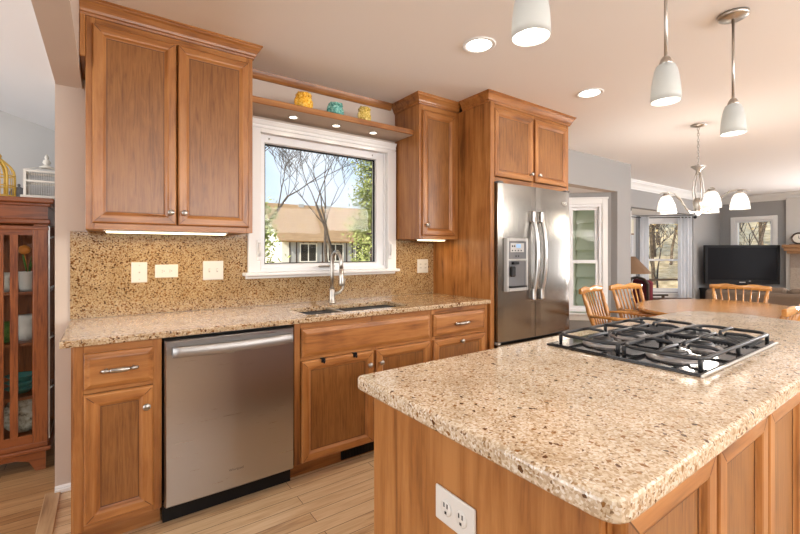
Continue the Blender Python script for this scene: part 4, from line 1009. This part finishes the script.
# ------------------------------------------------------------------ family room
# television
def tv():
    pL, pR = V((10.27, 3.36)), V((11.36, 2.40)); z0, z1 = .60, 1.415
    d = (pR-pL).normalized(); Ln = (pR-pL).length; n = V((-d.y, d.x))
    Mx = Matrix(((d.x, n.x, 0, pL.x), (d.y, n.y, 0, pL.y), (0, 0, 1, 0), (0, 0, 0, 1)))
    mid = pL.lerp(pR, .5)
    r = thing('television', (mid.x, mid.y, .505), 'large black flat television on the dark stand in the far corner', 'television')
    def bb(name, mat, *bx, lab=None, **k):
        m = MB(); m.M = Mx
        for q in bx: m.box(*q, **k)
        return tag(m.build(name, mat, r), lab)
    w = .055
    bb('bezel', 'black', (0, w, 0, .06, z0, z1), (Ln-w, Ln, 0, .06, z0, z1), (w, Ln-w, 0, .06, z1-w, z1), (w, Ln-w, 0, .06, z0, z0+.09), bev=.006)
    bb('back_case', 'black', (.06, Ln-.06, .06, .12, z0+.06, z1-.06))
    bb('screen', 'tvscreen', (w, Ln-w, .012, .02, z0+.09, z1-w), lab='glossy dark screen')
    bb('logo_plate', 'silver', (Ln*.46, Ln*.54, -.003, .001, z0+.03, z0+.048)); bb('light_bar', 'silver', (Ln*.585, Ln*.61, -.003, .001, z0+.06, z0+.07))
    bb('foot', 'black', (Ln*.42, Ln*.58, .02, .08, .535, z0+.01), (Ln*.25, Ln*.75, -.03, .11, .512, .535), bev=.004)
    c = thing('media_console', (mid.x, mid.y, 0), 'black console stand under the television', 'stand')
    m = MB(); m.M = Mx; m.box(-.03, Ln+.03, -.10, .20, .47, .505, bev=.004); m.build('top', 'black', c)
    m = MB(); m.M = Mx; m.box(0, .04, -.08, .18, .001, .47); m.box(Ln-.04, Ln, -.08, .18, .001, .47); m.box(.04, Ln-.04, .15, .18, .05, .47); m.box(.04, Ln-.04, -.08, .15, .06, .09); m.build('frame', 'black', c)
    m = MB(); m.M = Mx; m.box(.04, Ln-.04, -.08, .15, .26, .28); m.build('shelf', 'black', c)
tv()
# fireplace
fp = thing('fireplace', (11.5, 1.3, 0), 'tiled fireplace with a thick wooden mantel at the right edge', 'fireplace')
B(11.50, 11.599, .2, 2.34, .001, 2.385).build('chimney_breast', 'wall_c', fp)
b = MB(); b.box(11.26, 11.499, .15, 2.36, 1.36, 1.42, bev=.01); b.box(11.30, 11.499, .2, 2.34, 1.29, 1.36, bev=.008); b.box(11.34, 11.499, .25, 2.30, 1.235, 1.29, bev=.008)
b.build('mantel', wood('mantel_wood', (.20, .10, .04), (.34, .18, .08), (.44, .25, .12), 'Y'), fp)
b = MB(); b.box(11.46, 11.499, .35, 2.27, .95, 1.234); b.build('upper_surround', 'tile_d', fp)
B(11.46, 11.499, 1.75, 2.27, .001, .9495).build('surround', 'tile', fp); B(11.46, 11.499, .35, .85, .001, .9495).build('surround', 'tile', fp)
B(11.47, 11.499, .85, 1.75, .001, .9495).build('firebox', 'black', fp)
ck2 = thing('mantel_clock', (11.38, 2.02, 1.4205), 'round dark wooden clock standing on the mantel', 'clock')
b = MB(); b.M = Matrix(((0, 0, -1, 11.38), (-1, 0, 0, 2.12), (0, 1, 0, 1.545), (0, 0, 0, 1)))
b.lathe([(.0001, -.04), (.11, -.04), (.12, -.02), (.12, .02), (.105, .035), (.092, .03), (.092, .02), (.0001, .02)], n=32); b.build('case', 'darkwood', ck2)
b = MB(); b.M = Matrix(((0, 0, -1, 11.38), (-1, 0, 0, 2.12), (0, 1, 0, 1.545), (0, 0, 0, 1))); b.lathe([(.0001, .022), (.09, .022)], n=28); b.build('dial', 'cream', ck2)
B(11.33, 11.43, 1.98, 2.26, 1.421, 1.432, bev=.003).build('base', 'darkwood', ck2)
b = MB(); b.box(11.355, 11.358, 2.116, 2.124, 1.545, 1.60); b.box(11.355, 11.358, 2.07, 2.12, 1.541, 1.549); b.build('hands', 'black', ck2)
# sofa
so = thing('sofa', (8.45, 1.3, 0), 'taupe fabric sofa with its back to the table, in front of the television', 'sofa')
B(7.98, 8.9, -.05, 2.62, .06, .30, bev=.03, seg=3).build('base', 'sofa', so); B(7.98, 8.20, -.05, 2.62, .301, .665, bev=.05, seg=4).build('back', 'sofa', so)
for y0, y1 in ((-.05, .17), (2.40, 2.62)): B(8.201, 8.9, y0, y1, .301, .56, bev=.05, seg=4).build('arm', 'sofa', so)
for i in range(3):
    y0 = .18+i*.735
    B(8.33, 8.92, y0, y0+.725, .302, .44, bev=.04, seg=3).build('seat_cushion', 'sofa', so)
    B(8.13, 8.34, y0, y0+.725, .442, .735, bev=.06, seg=4).build('back_cushion', 'sofa', so)
for x in (8.04, 8.84):
    for y in (0.02, 2.55): MB().tube([(x, y, .001), (x, y, .062)], [.02, .028], 8).build('foot', 'darkwood', so)
# floor lamp
lx, ly = 6.44, 3.08
fl = thing('floor_lamp', (lx, ly, 0), 'lamp with wide brown cone shade just behind the grey wall corner', 'lamp')
MB().lathe([(.0001, .001), (.15, .001), (.15, .015), (.05, .03), (.015, .05), (.0001, .05)], (lx, ly, 0), 24).build('base', 'darkwood', fl)
MB().tube([(lx, ly, .04), (lx, ly, 1.235)], .011, 10).build('pole', 'darkwood', fl)
MB().lathe([(.30, .955), (.085, 1.205), (.083, 1.205), (.297, .957)], (lx, ly, 0), 36).build('lamp_shade', 'shade_br', fl)
MB().ball((lx, ly, 1.245), .015).build('finial', 'darkwood', fl)
# glider chair
gl = thing('glider_chair', (0, 0, 0), 'dark wooden glider armchair with maroon cushions in front of the bay', 'chair')
for sx in (-1, 1):
    MB().box(sx*.27-.02, sx*.27+.02, -.28, .30, .55, .578, bev=.008).build('arm', 'darkwood', gl)
    MB().box(sx*.27-.015, sx*.27+.015, .20, .235, .12, .55).build('arm_post', 'darkwood', gl)
    MB().box(sx*.24-.018, sx*.24+.018, -.36, -.325, .12, .80, bev=.005).build('back_post', 'darkwood', gl)
    MB().box(sx*.27-.02, sx*.27+.02, -.38, .32, .04, .12, bev=.01).build('rail', 'darkwood', gl)
b = MB(); b.tube([(-.24, -.345, .79), (-.16, -.355, .85), (0, -.36, .875), (.16, -.355, .85), (.24, -.345, .79)], .022, 8); b.build('crest', 'darkwood', gl)
MB().box(-.2395, .2395, -.28, .24, .30, .33).build('seat_board', 'darkwood', gl)
MB().box(-.225, .225, -.27, .26, .331, .44, bev=.04, seg=3).build('seat_cushion', 'maroon', gl)
m = MB(); m.box(-.215, .215, -.335, -.23, .442, .84, bev=.045, seg=3); m.build('back_cushion', 'maroon', gl)
gl.location = (7.13, 2.93, 0); gl.rotation_euler = (0, 0, -rad(125))
# curtains and rod
rod = thing('curtain_rod', (8.6, 3.75, 1.99), 'black three-sided curtain rod following the bay', 'curtain rod')
zr = 1.993; o_ = .115
path = [(7.27, 3.47), (7.40, 3.56+.0), (7.2+.72+.05, 3.56+.72-.115), (10.06-.72-.05, 3.56+.72-.115), (9.87, 3.575), (9.98, 3.465)]
MB().tube([(x, y, zr) for x, y in path], .010, 8).build('rod', 'black', rod)
f = MB(); f.ball((7.25, 3.455, zr), .032); f.ball((10.0, 3.445, zr), .032); f.build('finial', 'black', rod)
def curtain(p0, p1, folds, label):
    p0, p1 = V(p0), V(p1); d = p1-p0; n = V((-d.y, d.x)).normalized(); N = folds*8; rows = []
    for z in (2.018, 1.5, 1.0, .5, .02):
        row = []
        for side in (0, 1):
            rng = range(N+1) if side == 0 else range(N, -1, -1)
            for i in rng:
                t = i/N; amp = .022*(1+.25*math.sin(t*9+z*2)); q = p0+d*(t+.006*math.sin(z*5+t*20)*(1 if z < 2 else 0)); o = n*(amp*math.sin(2*math.pi*folds*t)+(.003 if side else 0))
                row.append((q.x+o.x, q.y+o.y, z))
        rows.append(row)
    return tag(MB() and _rows(rows), label, 'curtain', 'white bay curtains')
def _rows(rows):
    m = MB(); m.rings(rows, closed=True, cap=True); return m.build('curtain', 'curtain')
curtain((7.245, 3.452), (7.33, 3.50), 2, 'narrow edge of white curtain beside the grey wall corner')
curtain((9.19, 4.162), (9.37, 4.075), 3, 'white curtain left of the sunny bay window')
curtain((9.765, 3.675), (9.955, 3.485), 4, 'wide white curtain right of the sunny bay window')
bl = thing('roller_blind', (9.0, 4.26, 1.5), 'cream roller blind half down on the middle bay window', 'blind')
B(8.66, 9.08, 4.245, 4.25, 1.66, 1.96).build('sheet', 'blind', bl); B(8.66, 9.08, 4.238, 4.252, 1.63, 1.66).build('hem_bar', 'shade_br', bl); MB().tube([(8.66, 4.247, 1.975), (9.08, 4.247, 1.975)], .015, 8).build('roller', 'white', bl)
# ------------------------------------------------------------------ china cabinet in the left room
cc = thing('china_cabinet', (-.77, 3.42, 0), 'dark red oak display cabinet with glazed slatted doors left of the kitchen wall', 'cabinet')
X0, X1, Y0, Y1 = -1.27, -.273, 3.20, 3.64
b = MB(); b.box(X0-.03, X1+.03, Y0-.03, Y1, 1.562, 1.592, bev=.006); b.box(X0-.015, X1+.015, Y0-.015, Y1, 1.545, 1.562, bev=.004); b.build('top', 'oak_x', cc)
b = MB(); b.box(X0, X1, Y0, Y1, 1.47, 1.545); b.mi = 1; b.box(X0-.012, X1+.012, Y0-.012, Y1, 1.44, 1.47, bev=.006); b.box(X0-.004, X1+.004, Y0-.004, Y0+.02, 1.405, 1.43, bev=.004); b.build('frieze', ['oak_x', 'oak_x'], cc)
b = MB()
for x in (X0, X1-.065): b.box(x, x+.065, Y0, Y0+.04, .16, 1.44, bev=.003); b.box(x, x+.065, Y1-.04, Y1, .16, 1.44)
b.box(X0+.065, X1-.065, Y1-.012, Y1, .16, 1.44); b.build('body', 'oak', cc)
b = MB(); b.box(X0, X1, Y0-.004, Y1, .135, .165, bev=.004); b.box(X0-.015, X1+.015, Y0-.018, Y1, .11, .135, bev=.006); b.build('bottom', 'oak_x', cc)
b = MB()
b.rings([[(x, y, z) for x, z in ((X1-.01, .109), (X1-.01, .001), (X1-.055, .001), (X1-.085, .06), (X1-.14, .08), (X0+.14, .08), (X0+.085, .06), (X0+.055, .001), (X0+.01, .001), (X0+.01, .109))] for y in (Y0+.0, Y0+.022)], smooth=False)
b.box(X1-.06, X1-.01, Y1-.06, Y1-.01, .001, .109); b.box(X0+.01, X0+.06, Y1-.06, Y1-.01, .001, .109); b.build('base', 'oak_x', cc)
for i, (a, c) in enumerate(((X0+.066, -.772), (-.770, X1-.066))):
    m = MB(); m.box(a, a+.03, Y0+.002, Y0+.022, .167, 1.405); m.box(c-.004, c, Y0+.002, Y0+.022, .167, 1.405)
    m.mi = 1; m.box(a+.03, c-.004, Y0+.002, Y0+.022, .167, .215); m.box(a+.03, c-.004, Y0+.002, Y0+.022, 1.375, 1.405); m.mi = 0
    xx = c-.066-.034
    while xx > a+.05:
        m.box(xx, xx+.034, Y0+.003, Y0+.02, .215, 1.375); xx -= .060
        if xx < a+.05: break
        m.box(xx, xx+.034, Y0+.003, Y0+.02, .215, 1.375); xx -= .102
    dd = m.build('door', ['oak', 'oak_x'], cc)
    B(a+.03, c-.004, Y0+.023, Y0+.026, .215, 1.375).build('pane', 'cabglass', dd)
B(X1-.004, X1-.0005, Y0+.04, Y1-.04, .165, 1.44).build('side_pane', 'cabglass', cc)
m = MB(); m.box(X1+.001, X1+.006, Y0+.02, Y0+.035, .17, 1.43); 
for z in (1.36, 1.06, .76, .46): m.tube([(X1+.004, Y0+.05, z), (X1+.02, Y0+.07, z+.01)], .005, 6)
m.build('side_hardware', 'steel_lt', cc)
for z in (1.045, .745, .43): B(X0+.005, X1-.006, Y0+.045, Y1-.014, z-.018, z).build('shelf', 'oak_x', cc)
def pot(name, x, y, z, prof, mat, label, cat, n=20):
    return tag(MB().lathe(prof, (x, y, z+.0005), n).build(name, mat), label, cat)
pl = thing('flower_pot', (-.375, 3.33, 1.0455), 'white pot with an orange flower on the top shelf of the china cabinet', 'flower pot')
MB().lathe([(.0001, .0), (.036, 0), (.042, .02), (.045, .10), (.048, .105), (.048, .115), (.042, .115), (.040, .09), (.0001, .09)], (-.375, 3.33, 1.0455), 24).build('pot', 'linen', pl)
m = MB()
for a, l_ in ((0, .14), (70, .12), (150, .13), (230, .15), (300, .1)):
    dx, dy = math.cos(rad(a)), math.sin(rad(a)); m.tube([(-.375, 3.33, 1.13), (-.375+dx*.02, 3.33+dy*.02, 1.13+l_*.6), (-.375+dx*.035, 3.33+dy*.035, 1.13+l_)], [.005, .012, .002], 6, flat=(1.4, .35))
m.build('leaves', 'green', pl)
m = MB(); m.tube([(-.375, 3.33, 1.13), (-.39, 3.31, 1.27)], .004, 6); m.ball((-.39, 3.305, 1.29), .03, (1, 1, .9)); m.build('flower', 'petal', pl)
pot('mug', -.475, 3.33, 1.045, [(.0001, 0), (.034, 0), (.038, .03), (.034, .07), (.038, .11), (.034, .11), (.030, .07), (.0001, .02)], 'cream', 'cream patterned mug on the top shelf of the china cabinet', 'mug')
pot('stacked_bowl', -.385, 3.36, .745, [(.0001, 0), (.04, 0), (.055, .03), (.06, .06), (.052, .08), (.06, .10), (.065, .13), (.05, .15), (.0001, .15)], 'linen', 'white fluted bowl on the middle shelf of the china cabinet', 'bowl')
pot('green_jar', -.475, 3.34, .745, [(.0001, 0), (.03, 0), (.034, .04), (.03, .10), (.02, .12), (.0001, .12)], 'green', 'green jar at the photo edge on the middle shelf of the china cabinet', 'jar')
for i, z in enumerate((.43, .465, .50)):
    pot('teal_bowl', -.41, 3.36, z+.002*i, [(.0001, 0), (.035, 0), (.07, .03), (.075, .034), (.068, .03), (.03, .006), (.0001, .005)], 'teal', ('bottom', 'middle', 'top')[i]+' bowl of the teal stack on the lower shelf of the china cabinet', 'bowl')['group'] = 'teal bowls'
m = MB(); m.M = Matrix.Translation((-.40, 3.40, .288)) @ Matrix.Rotation(rad(78), 4, 'X')
m.lathe([(.0001, 0), (.06, 0), (.103, .010), (.107, .013), (.06, .005), (.0001, .006)], n=32)
tag(m.build('display_plate', speck('painted_plate', (.10, .07, .05), (.55, .48, .36), 34, .3, c3=(.70, .66, .58))), 'patterned brown and cream plate leaning in the bottom of the china cabinet', 'plate')
# birdcages and glass on top
def cage_y():
    x, y, z = -.500, 3.31, 1.5925
    r = thing('yellow_birdcage', (x, y, z), 'yellow domed wire birdcage on top of the china cabinet', 'birdcage')
    R0 = .068
    MB().lathe([(.0001, 0), (R0+.008, 0), (R0+.008, .012), (R0, .016), (.0001, .016)], (x, y, z), 28).build('tray', 'yellow', r)
    m = MB()
    for k in range(14):
        a = 2*math.pi*k/14; w = .0065 if k % 3 == 0 else .002
        m.tube([(x+R0*math.cos(a)*q, y+R0*math.sin(a)*q, z+h) for q, h in ((1, .012), (1, .128), (.93, .155), (.72, .182), (.4, .205), (.1, .225))], w, 6)
    m.build('bars', 'yellow', r)
    m = MB()
    for h in (.07, .128):
        m.tube([(x+R0*math.cos(2*math.pi*k/24), y+R0*math.sin(2*math.pi*k/24), z+h) for k in range(25)], .004, 6)
    m.build('hoop', 'yellow', r)
    MB().lathe([(.0001, .22), (.012, .222), (.008, .232), (.014, .24), (.008, .252), (.0001, .258)], (x, y, z), 14).build('finial', 'yellow', r)
cage_y()
def cage_w():
    x0, x1, y0, y1, z = -.384, -.215, 3.215, 3.36, 1.5925
    xm, ym = -.286, (y0+y1)/2
    r = thing('white_birdcage', (xm, ym, z), 'white rectangular birdcage with turned finial on top of the china cabinet', 'birdcage')
    B(x0-.012, x1+.012, y0-.012, y1+.012, z, z+.016, bev=.003).build('tray', 'cream', r)
    m = MB()
    for x in (x0, x1-.012):
        for y in (y0, y1-.012): m.box(x, x+.012, y, y+.012, z+.016, z+.165)
    for h in (.095, .153):
        m.box(x0+.012, x1-.012, y0, y0+.010, z+h, z+h+.012); m.box(x0+.012, x1-.012, y1-.010, y1, z+h, z+h+.012); m.box(x0, x0+.01, y0+.012, y1-.012, z+h, z+h+.012); m.box(x1-.01, x1, y0+.012, y1-.012, z+h, z+h+.012)
    m.build('frame', 'cream', r)
    m = MB()
    for i in range(1, 16):
        x = x0+(x1-x0)*i/16; m.tube([(x, y0+.005, z+.016), (x, y0+.005, z+.155)], .0009, 4); m.tube([(x, y1-.005, z+.016), (x, y1-.005, z+.155)], .0009, 4)
    for i in range(1, 12):
        y = y0+(y1-y0)*i/12; m.tube([(x0+.005, y, z+.016), (x0+.005, y, z+.155)], .0009, 4)
    m.build('wires', 'pewter', r)
    m = MB(); n_ = 12
    for x, y in ((x0, y0), (x1, y0), (x0, y1), (x1, y1)): m.tube([(x, y, z+.165), ((x+xm)/2, (y+ym)/2, z+.185), (xm, ym, z+.197)], .002, 5)
    m.build('roof_wires', 'cream', r)
    MB().lathe([(.0001, .188), (.032, .19), (.036, .196), (.02, .204), (.008, .21), (.02, .222), (.017, .236), (.007, .245), (.012, .256), (.006, .27), (.0001, .278)], (xm, ym, z), 20).build('finial', 'cream', r)
cage_w()
tag(MB().lathe([(.0001, 0), (.03, 0), (.045, .02), (.046, .05), (.03, .075), (.006, .085), (.008, .10), (.0001, .105)], (-.430, 3.44, 1.5925), 24).build('glass_dome', 'greyglass'), 'small smoked glass dome between the two birdcages', 'glass')

# ------------------------------------------------------------------ outdoors
GZ = -.35
def gz(x, y):
    z = GZ
    if y > 24: z += min((y-24)*.06, .55)
    if x > 14: z += min((x-14), 26)*.16*min(1, max(0, (34-y)/14))
    return z
m = MB(); nx, ny = 60, 44; xs_ = [-40+i*2.4 for i in range(nx)]; ys_ = [4.9+j*2.2 for j in range(ny)]
def gpt(x, y): return (x, y, gz(x, y))
m.rings([[gpt(x, y) for x in xs_] for y in ys_], closed=False, cap=False)
ys2 = [-30+j*2.9 for j in range(13)]
m.rings([[gpt(x, y) for x in [12.2+i*2.4 for i in range(38)]] for y in ys2], closed=False, cap=False)
struct(m.build('ground', 'litter', org=(0, 0, 0)))
# neighbour's house
hs = thing('neighbour_house', (22, 38.5, 0), 'low house with tan shingled roof seen through the kitchen window', 'house')
hx0, hx1, hy0, hy1, hr, he = 12.1, 36, 34, 43, 5.7, 2.42
m = MB(); m.box(hx0, hx1, hy0, hy1, -.2, he); m.rings([[(x, hy0, he), (x, hy1, he), (x, (hy0+hy1)/2, hr-.15)] for x in (hx0, hx0+.3)], smooth=False); m.build('wall', 'siding_w', hs)
m = MB(); 
m.M = Matrix.Translation((hx0-.4, hy0-.6, he-.35)) @ Matrix.Rotation(math.atan2(hr-he+.35, 5.1), 4, 'X')
sl = math.hypot(hr-he+.35, 5.1); m.box(0, hx1-hx0+1, 0, sl, 0, .14); ro = m.build('roof', 'shingle', hs)
m = MB(); m.M = Matrix.Translation((hx0-.4, hy1+.6, he-.35)) @ Matrix.Rotation(-math.atan2(hr-he+.35, 5.1), 4, 'X'); m.box(0, hx1-hx0+1, -sl, 0, 0, .14); m.build('roof', 'shingle', hs)
m = MB(); m.box(hx0+.6, hx1, hy0-.06, hy0-.001, -.2, he-.2)
for i in range(34): m.mi = 1; m.box(hx0+.6+i*.6, hx0+.70+i*.6, hy0-.10, hy0-.06, -.2, he-.2)
m.build('boarding', ['grey_board', 'darkwood'], hs)
for x in (13.6, 16.2, 19.0, 21.8, 24.6, 27.4):
    m = MB()
    for a in ((x, x+.1, .35, 2.0), (x+1.5, x+1.6, .35, 2.0), (x+.1, x+1.5, 1.9, 2.0), (x+.1, x+1.5, .35, .45), (x+.75, x+.83, .45, 1.9)): m.box(a[0], a[1], hy0-.16, hy0-.11, a[2], a[3])
    wf = m.build('window', 'siding_w', hs); B(x+.1, x+1.5, hy0-.13, hy0-.12, .45, 1.9).build('pane', 'blackglass', wf)
for i, x in enumerate((15.2, 17.0, 17.9)):
    MB().box(x, x+.5, 38.0, 38.5, 5.2, 5.85).build('roof_vent', 'grey_board', hs)
# trees
def branch(mb, p, d, ln, r, depth, rnd, tips, spread=.55, up=.12, nk=3, minr=.006):
    pts = [p]; rs = [r]; q = p.copy(); dd = d.copy(); segs = 4
    for i in range(segs):
        dd = (dd+V((rnd.uniform(-.16, .16), rnd.uniform(-.16, .16), rnd.uniform(-.06, .14)))).normalized()
        q = q+dd*ln/segs; pts.append(q.copy()); rs.append(max(r*(1-.5*(i+1)/segs), minr))
    mb.tube(pts, rs, 6 if r > .05 else 4, cap=False)
    if depth == 0:
        tips.append(q); return
    for k in range(nk):
        j = rnd.randint(2, segs) if k else segs
        base = pts[j]; a = rnd.uniform(0, 2*math.pi)
        side = V((math.cos(a), math.sin(a), rnd.uniform(-.1, .5)))
        nd = (dd*(1-spread)+side*spread+V((0, 0, up))).normalized()
        branch(mb, base, nd, ln*rnd.uniform(.55, .8), max(rs[j]*rnd.uniform(.55, .75), minr), depth-1, rnd, tips, spread, up, nk, minr)
def leaves(mb, pts, rnd, n, s, rad_):
    for p in pts:
        for _ in range(n):
            c = p+V((rnd.gauss(0, rad_), rnd.gauss(0, rad_), rnd.gauss(0, rad_*.8)))
            a = V((rnd.uniform(-1, 1), rnd.uniform(-1, 1), rnd.uniform(-1, 1))).normalized(); b_ = a.orthogonal().normalized()
            k = s*rnd.uniform(.6, 1.4)
            mb.face([c-a*k, c+b_*k*.5, c+a*k, c-b_*k*.5])
def tree(name, x, y, h, r, seed, label, cat='tree', depth=4, nk=3, spread=.5, lean=(0, 0), mat='bark', leaf=None, ln=6, ls=.12, lr=.35, group=None, minr=.006, trunk=.36):
    rnd = random.Random(seed); z = gz(x, y)-.1 if y > 4.9 or x > 12.2 else GZ
    t = thing(name, (x, y, z), label, cat, group)
    mb = MB(); tips = []
    branch(mb, V((x, y, z)), V((lean[0], lean[1], 1)).normalized(), h*trunk, r, depth, rnd, tips, spread, .12, nk, minr)
    mb.build('trunk', mat, t)
    if leaf:
        lm = MB(); leaves(lm, tips, rnd, ln, ls, lr); lm.build('foliage', leaf, t)
    return t
tree('bare_tree', 7.0, 14.0, 9.0, .085, 3, 'bare dark tree in the middle of the kitchen window, in front of the roof', depth=6, spread=.5, minr=.006, trunk=.40)
tree('bare_tree', 2.75, 11.5, 9, .10, 12, 'bare tree at the left side of the kitchen window with arching branches', depth=6, spread=.58, lean=(.18, 0), minr=.006)
tree('bare_tree', 10.6, 22.0, 12, .11, 21, 'thin bare tree farther back, right of the middle tree', depth=5, spread=.5, minr=.009)
tree('bare_tree', 5.2, 24.0, 12, .11, 33, 'thin bare tree far back behind the left end of the roof', depth=6, spread=.55, minr=.009)
def pine(x, y, h, w, seed, label, n=70):
    rnd = random.Random(seed); z = gz(x, y)
    t = thing('evergreen_tree', (x, y, z), label, 'tree')
    mb = MB(); lm = MB(); mb.tube([(x, y, z), (x+.05, y, z+h*.5), (x, y, z+h)], [.11, .07, .02], 7)
    for i in range(n):
        f_ = rnd.uniform(.08, 1); a = rnd.uniform(0, 2*math.pi); L_ = w*(1-f_*.75)*rnd.uniform(.6, 1.1)
        b0 = V((x, y, z+h*f_)); b1 = b0+V((math.cos(a)*L_, math.sin(a)*L_, L_*.15)); mb.tube([b0, b0.lerp(b1, .5)-V((0, 0, .03)), b1], [.02, .013, .005], 4, cap=False)
        leaves(lm, [b0.lerp(b1, q) for q in (.35, .55, .75, .95)], rnd, 20, .05, .16)
    mb.build('trunk', 'bark', t); lm.build('foliage', 'pine', t)
pine(6.9, 11.2, 5.0, 1.15, 5, 'yellow green loose evergreen at the right side of the kitchen window', 95)
pine(2.7, 9.4, 2.75, .75, 8, 'small evergreen at the left edge of the kitchen window', 50)
pine(8.9, 14.5, 3.4, 1.3, 15, 'evergreen farther back between the middle tree and the window frame', 60)
# woods beyond the family room
W = [(16.5, 7.0, 9), (18.2, 6.2, 10), (17.4, 8.6, 9), (20.5, 8.0, 11), (22.5, 9.5, 12), (21.0, 6.0, 11), (24.5, 7.6, 12), (26.5, 11, 13), (19.0, 4.0, 10), (20.6, 4.9, 11), (22.8, 4.4, 12), (17.2, 4.3, 9), (25.5, 5.6, 13), (28.5, 8.5, 13), (27.6, 4.8, 13), (15.2, 9.5, 8)]
for i, (x, y, h) in enumerate(W):
    tree('woodland_tree', x, y, h, random.uniform(.06, .11), 100+i, 'bare brown woodland tree with dry leaves outside the family room windows', depth=5, spread=.55, mat='bark_lt' if i % 3 == 0 else 'bark', leaf='dryleaf', ln=9, ls=.055, lr=.5, group='woodland trees outside', minr=.012, trunk=.32)
for i, (x, y, h) in enumerate(((13.4, 5.6, 5), (14.3, 6.3, 5.5), (14.8, 5.4, 5), (15.6, 6.9, 6), (16.4, 5.7, 6), (13.9, 3.7, 5), (15.2, 4.3, 5.5), (16.2, 3.6, 6), (17.6, 5.2, 6.5))):
    tree('woodland_tree', x, y, h, .035, 300+i, 'bare brown woodland tree with dry leaves outside the family room windows', depth=5, spread=.5, mat='bark', leaf='dryleaf', ln=3, ls=.035, lr=.3, group='woodland trees outside', minr=.006, trunk=.34)
# deck railing beyond the bay
dk = thing('deck_railing', (11.6, 5.3, 0), 'brown wooden deck railing outside the sunny bay window', 'railing')
m = MB(); m.M = frame2((10.6, 5.7), (12.9, 4.5)); m.box(0, 2.6, 0, .09, .50, .55); m.build('top_rail', 'shade_br', dk)
for q in (.0, 1.28, 2.5):
    m = MB(); m.M = frame2((10.6, 5.7), (12.9, 4.5)); m.box(q, q+.09, 0, .09, -.34, .50); m.build('post', 'shade_br', dk)
m = MB(); m.M = frame2((10.6, 5.7), (12.9, 4.5)); m.box(0, 2.6, .02, .07, .12, .17); m.build('bottom_rail', 'shade_br', dk)
# green siding outside the dining bay
m = MB(); m.box(5.845, 5.8799, 2.985, 3.615, -.35, 2.5)
for i in range(14):
    z = -.3+i*.2; m.rings([[(5.8455, a, z), (5.795, a, z), (5.840, a, z+.2), (5.8455, a, z+.2)] for a in (2.99, 3.555)], smooth=False)
m.mi = 1; m.box(5.780, 5.8799, 3.56, 3.64, -.35, 2.5)
struct(m.build('wall_exterior_siding', ['siding_g', 'siding_gt']))
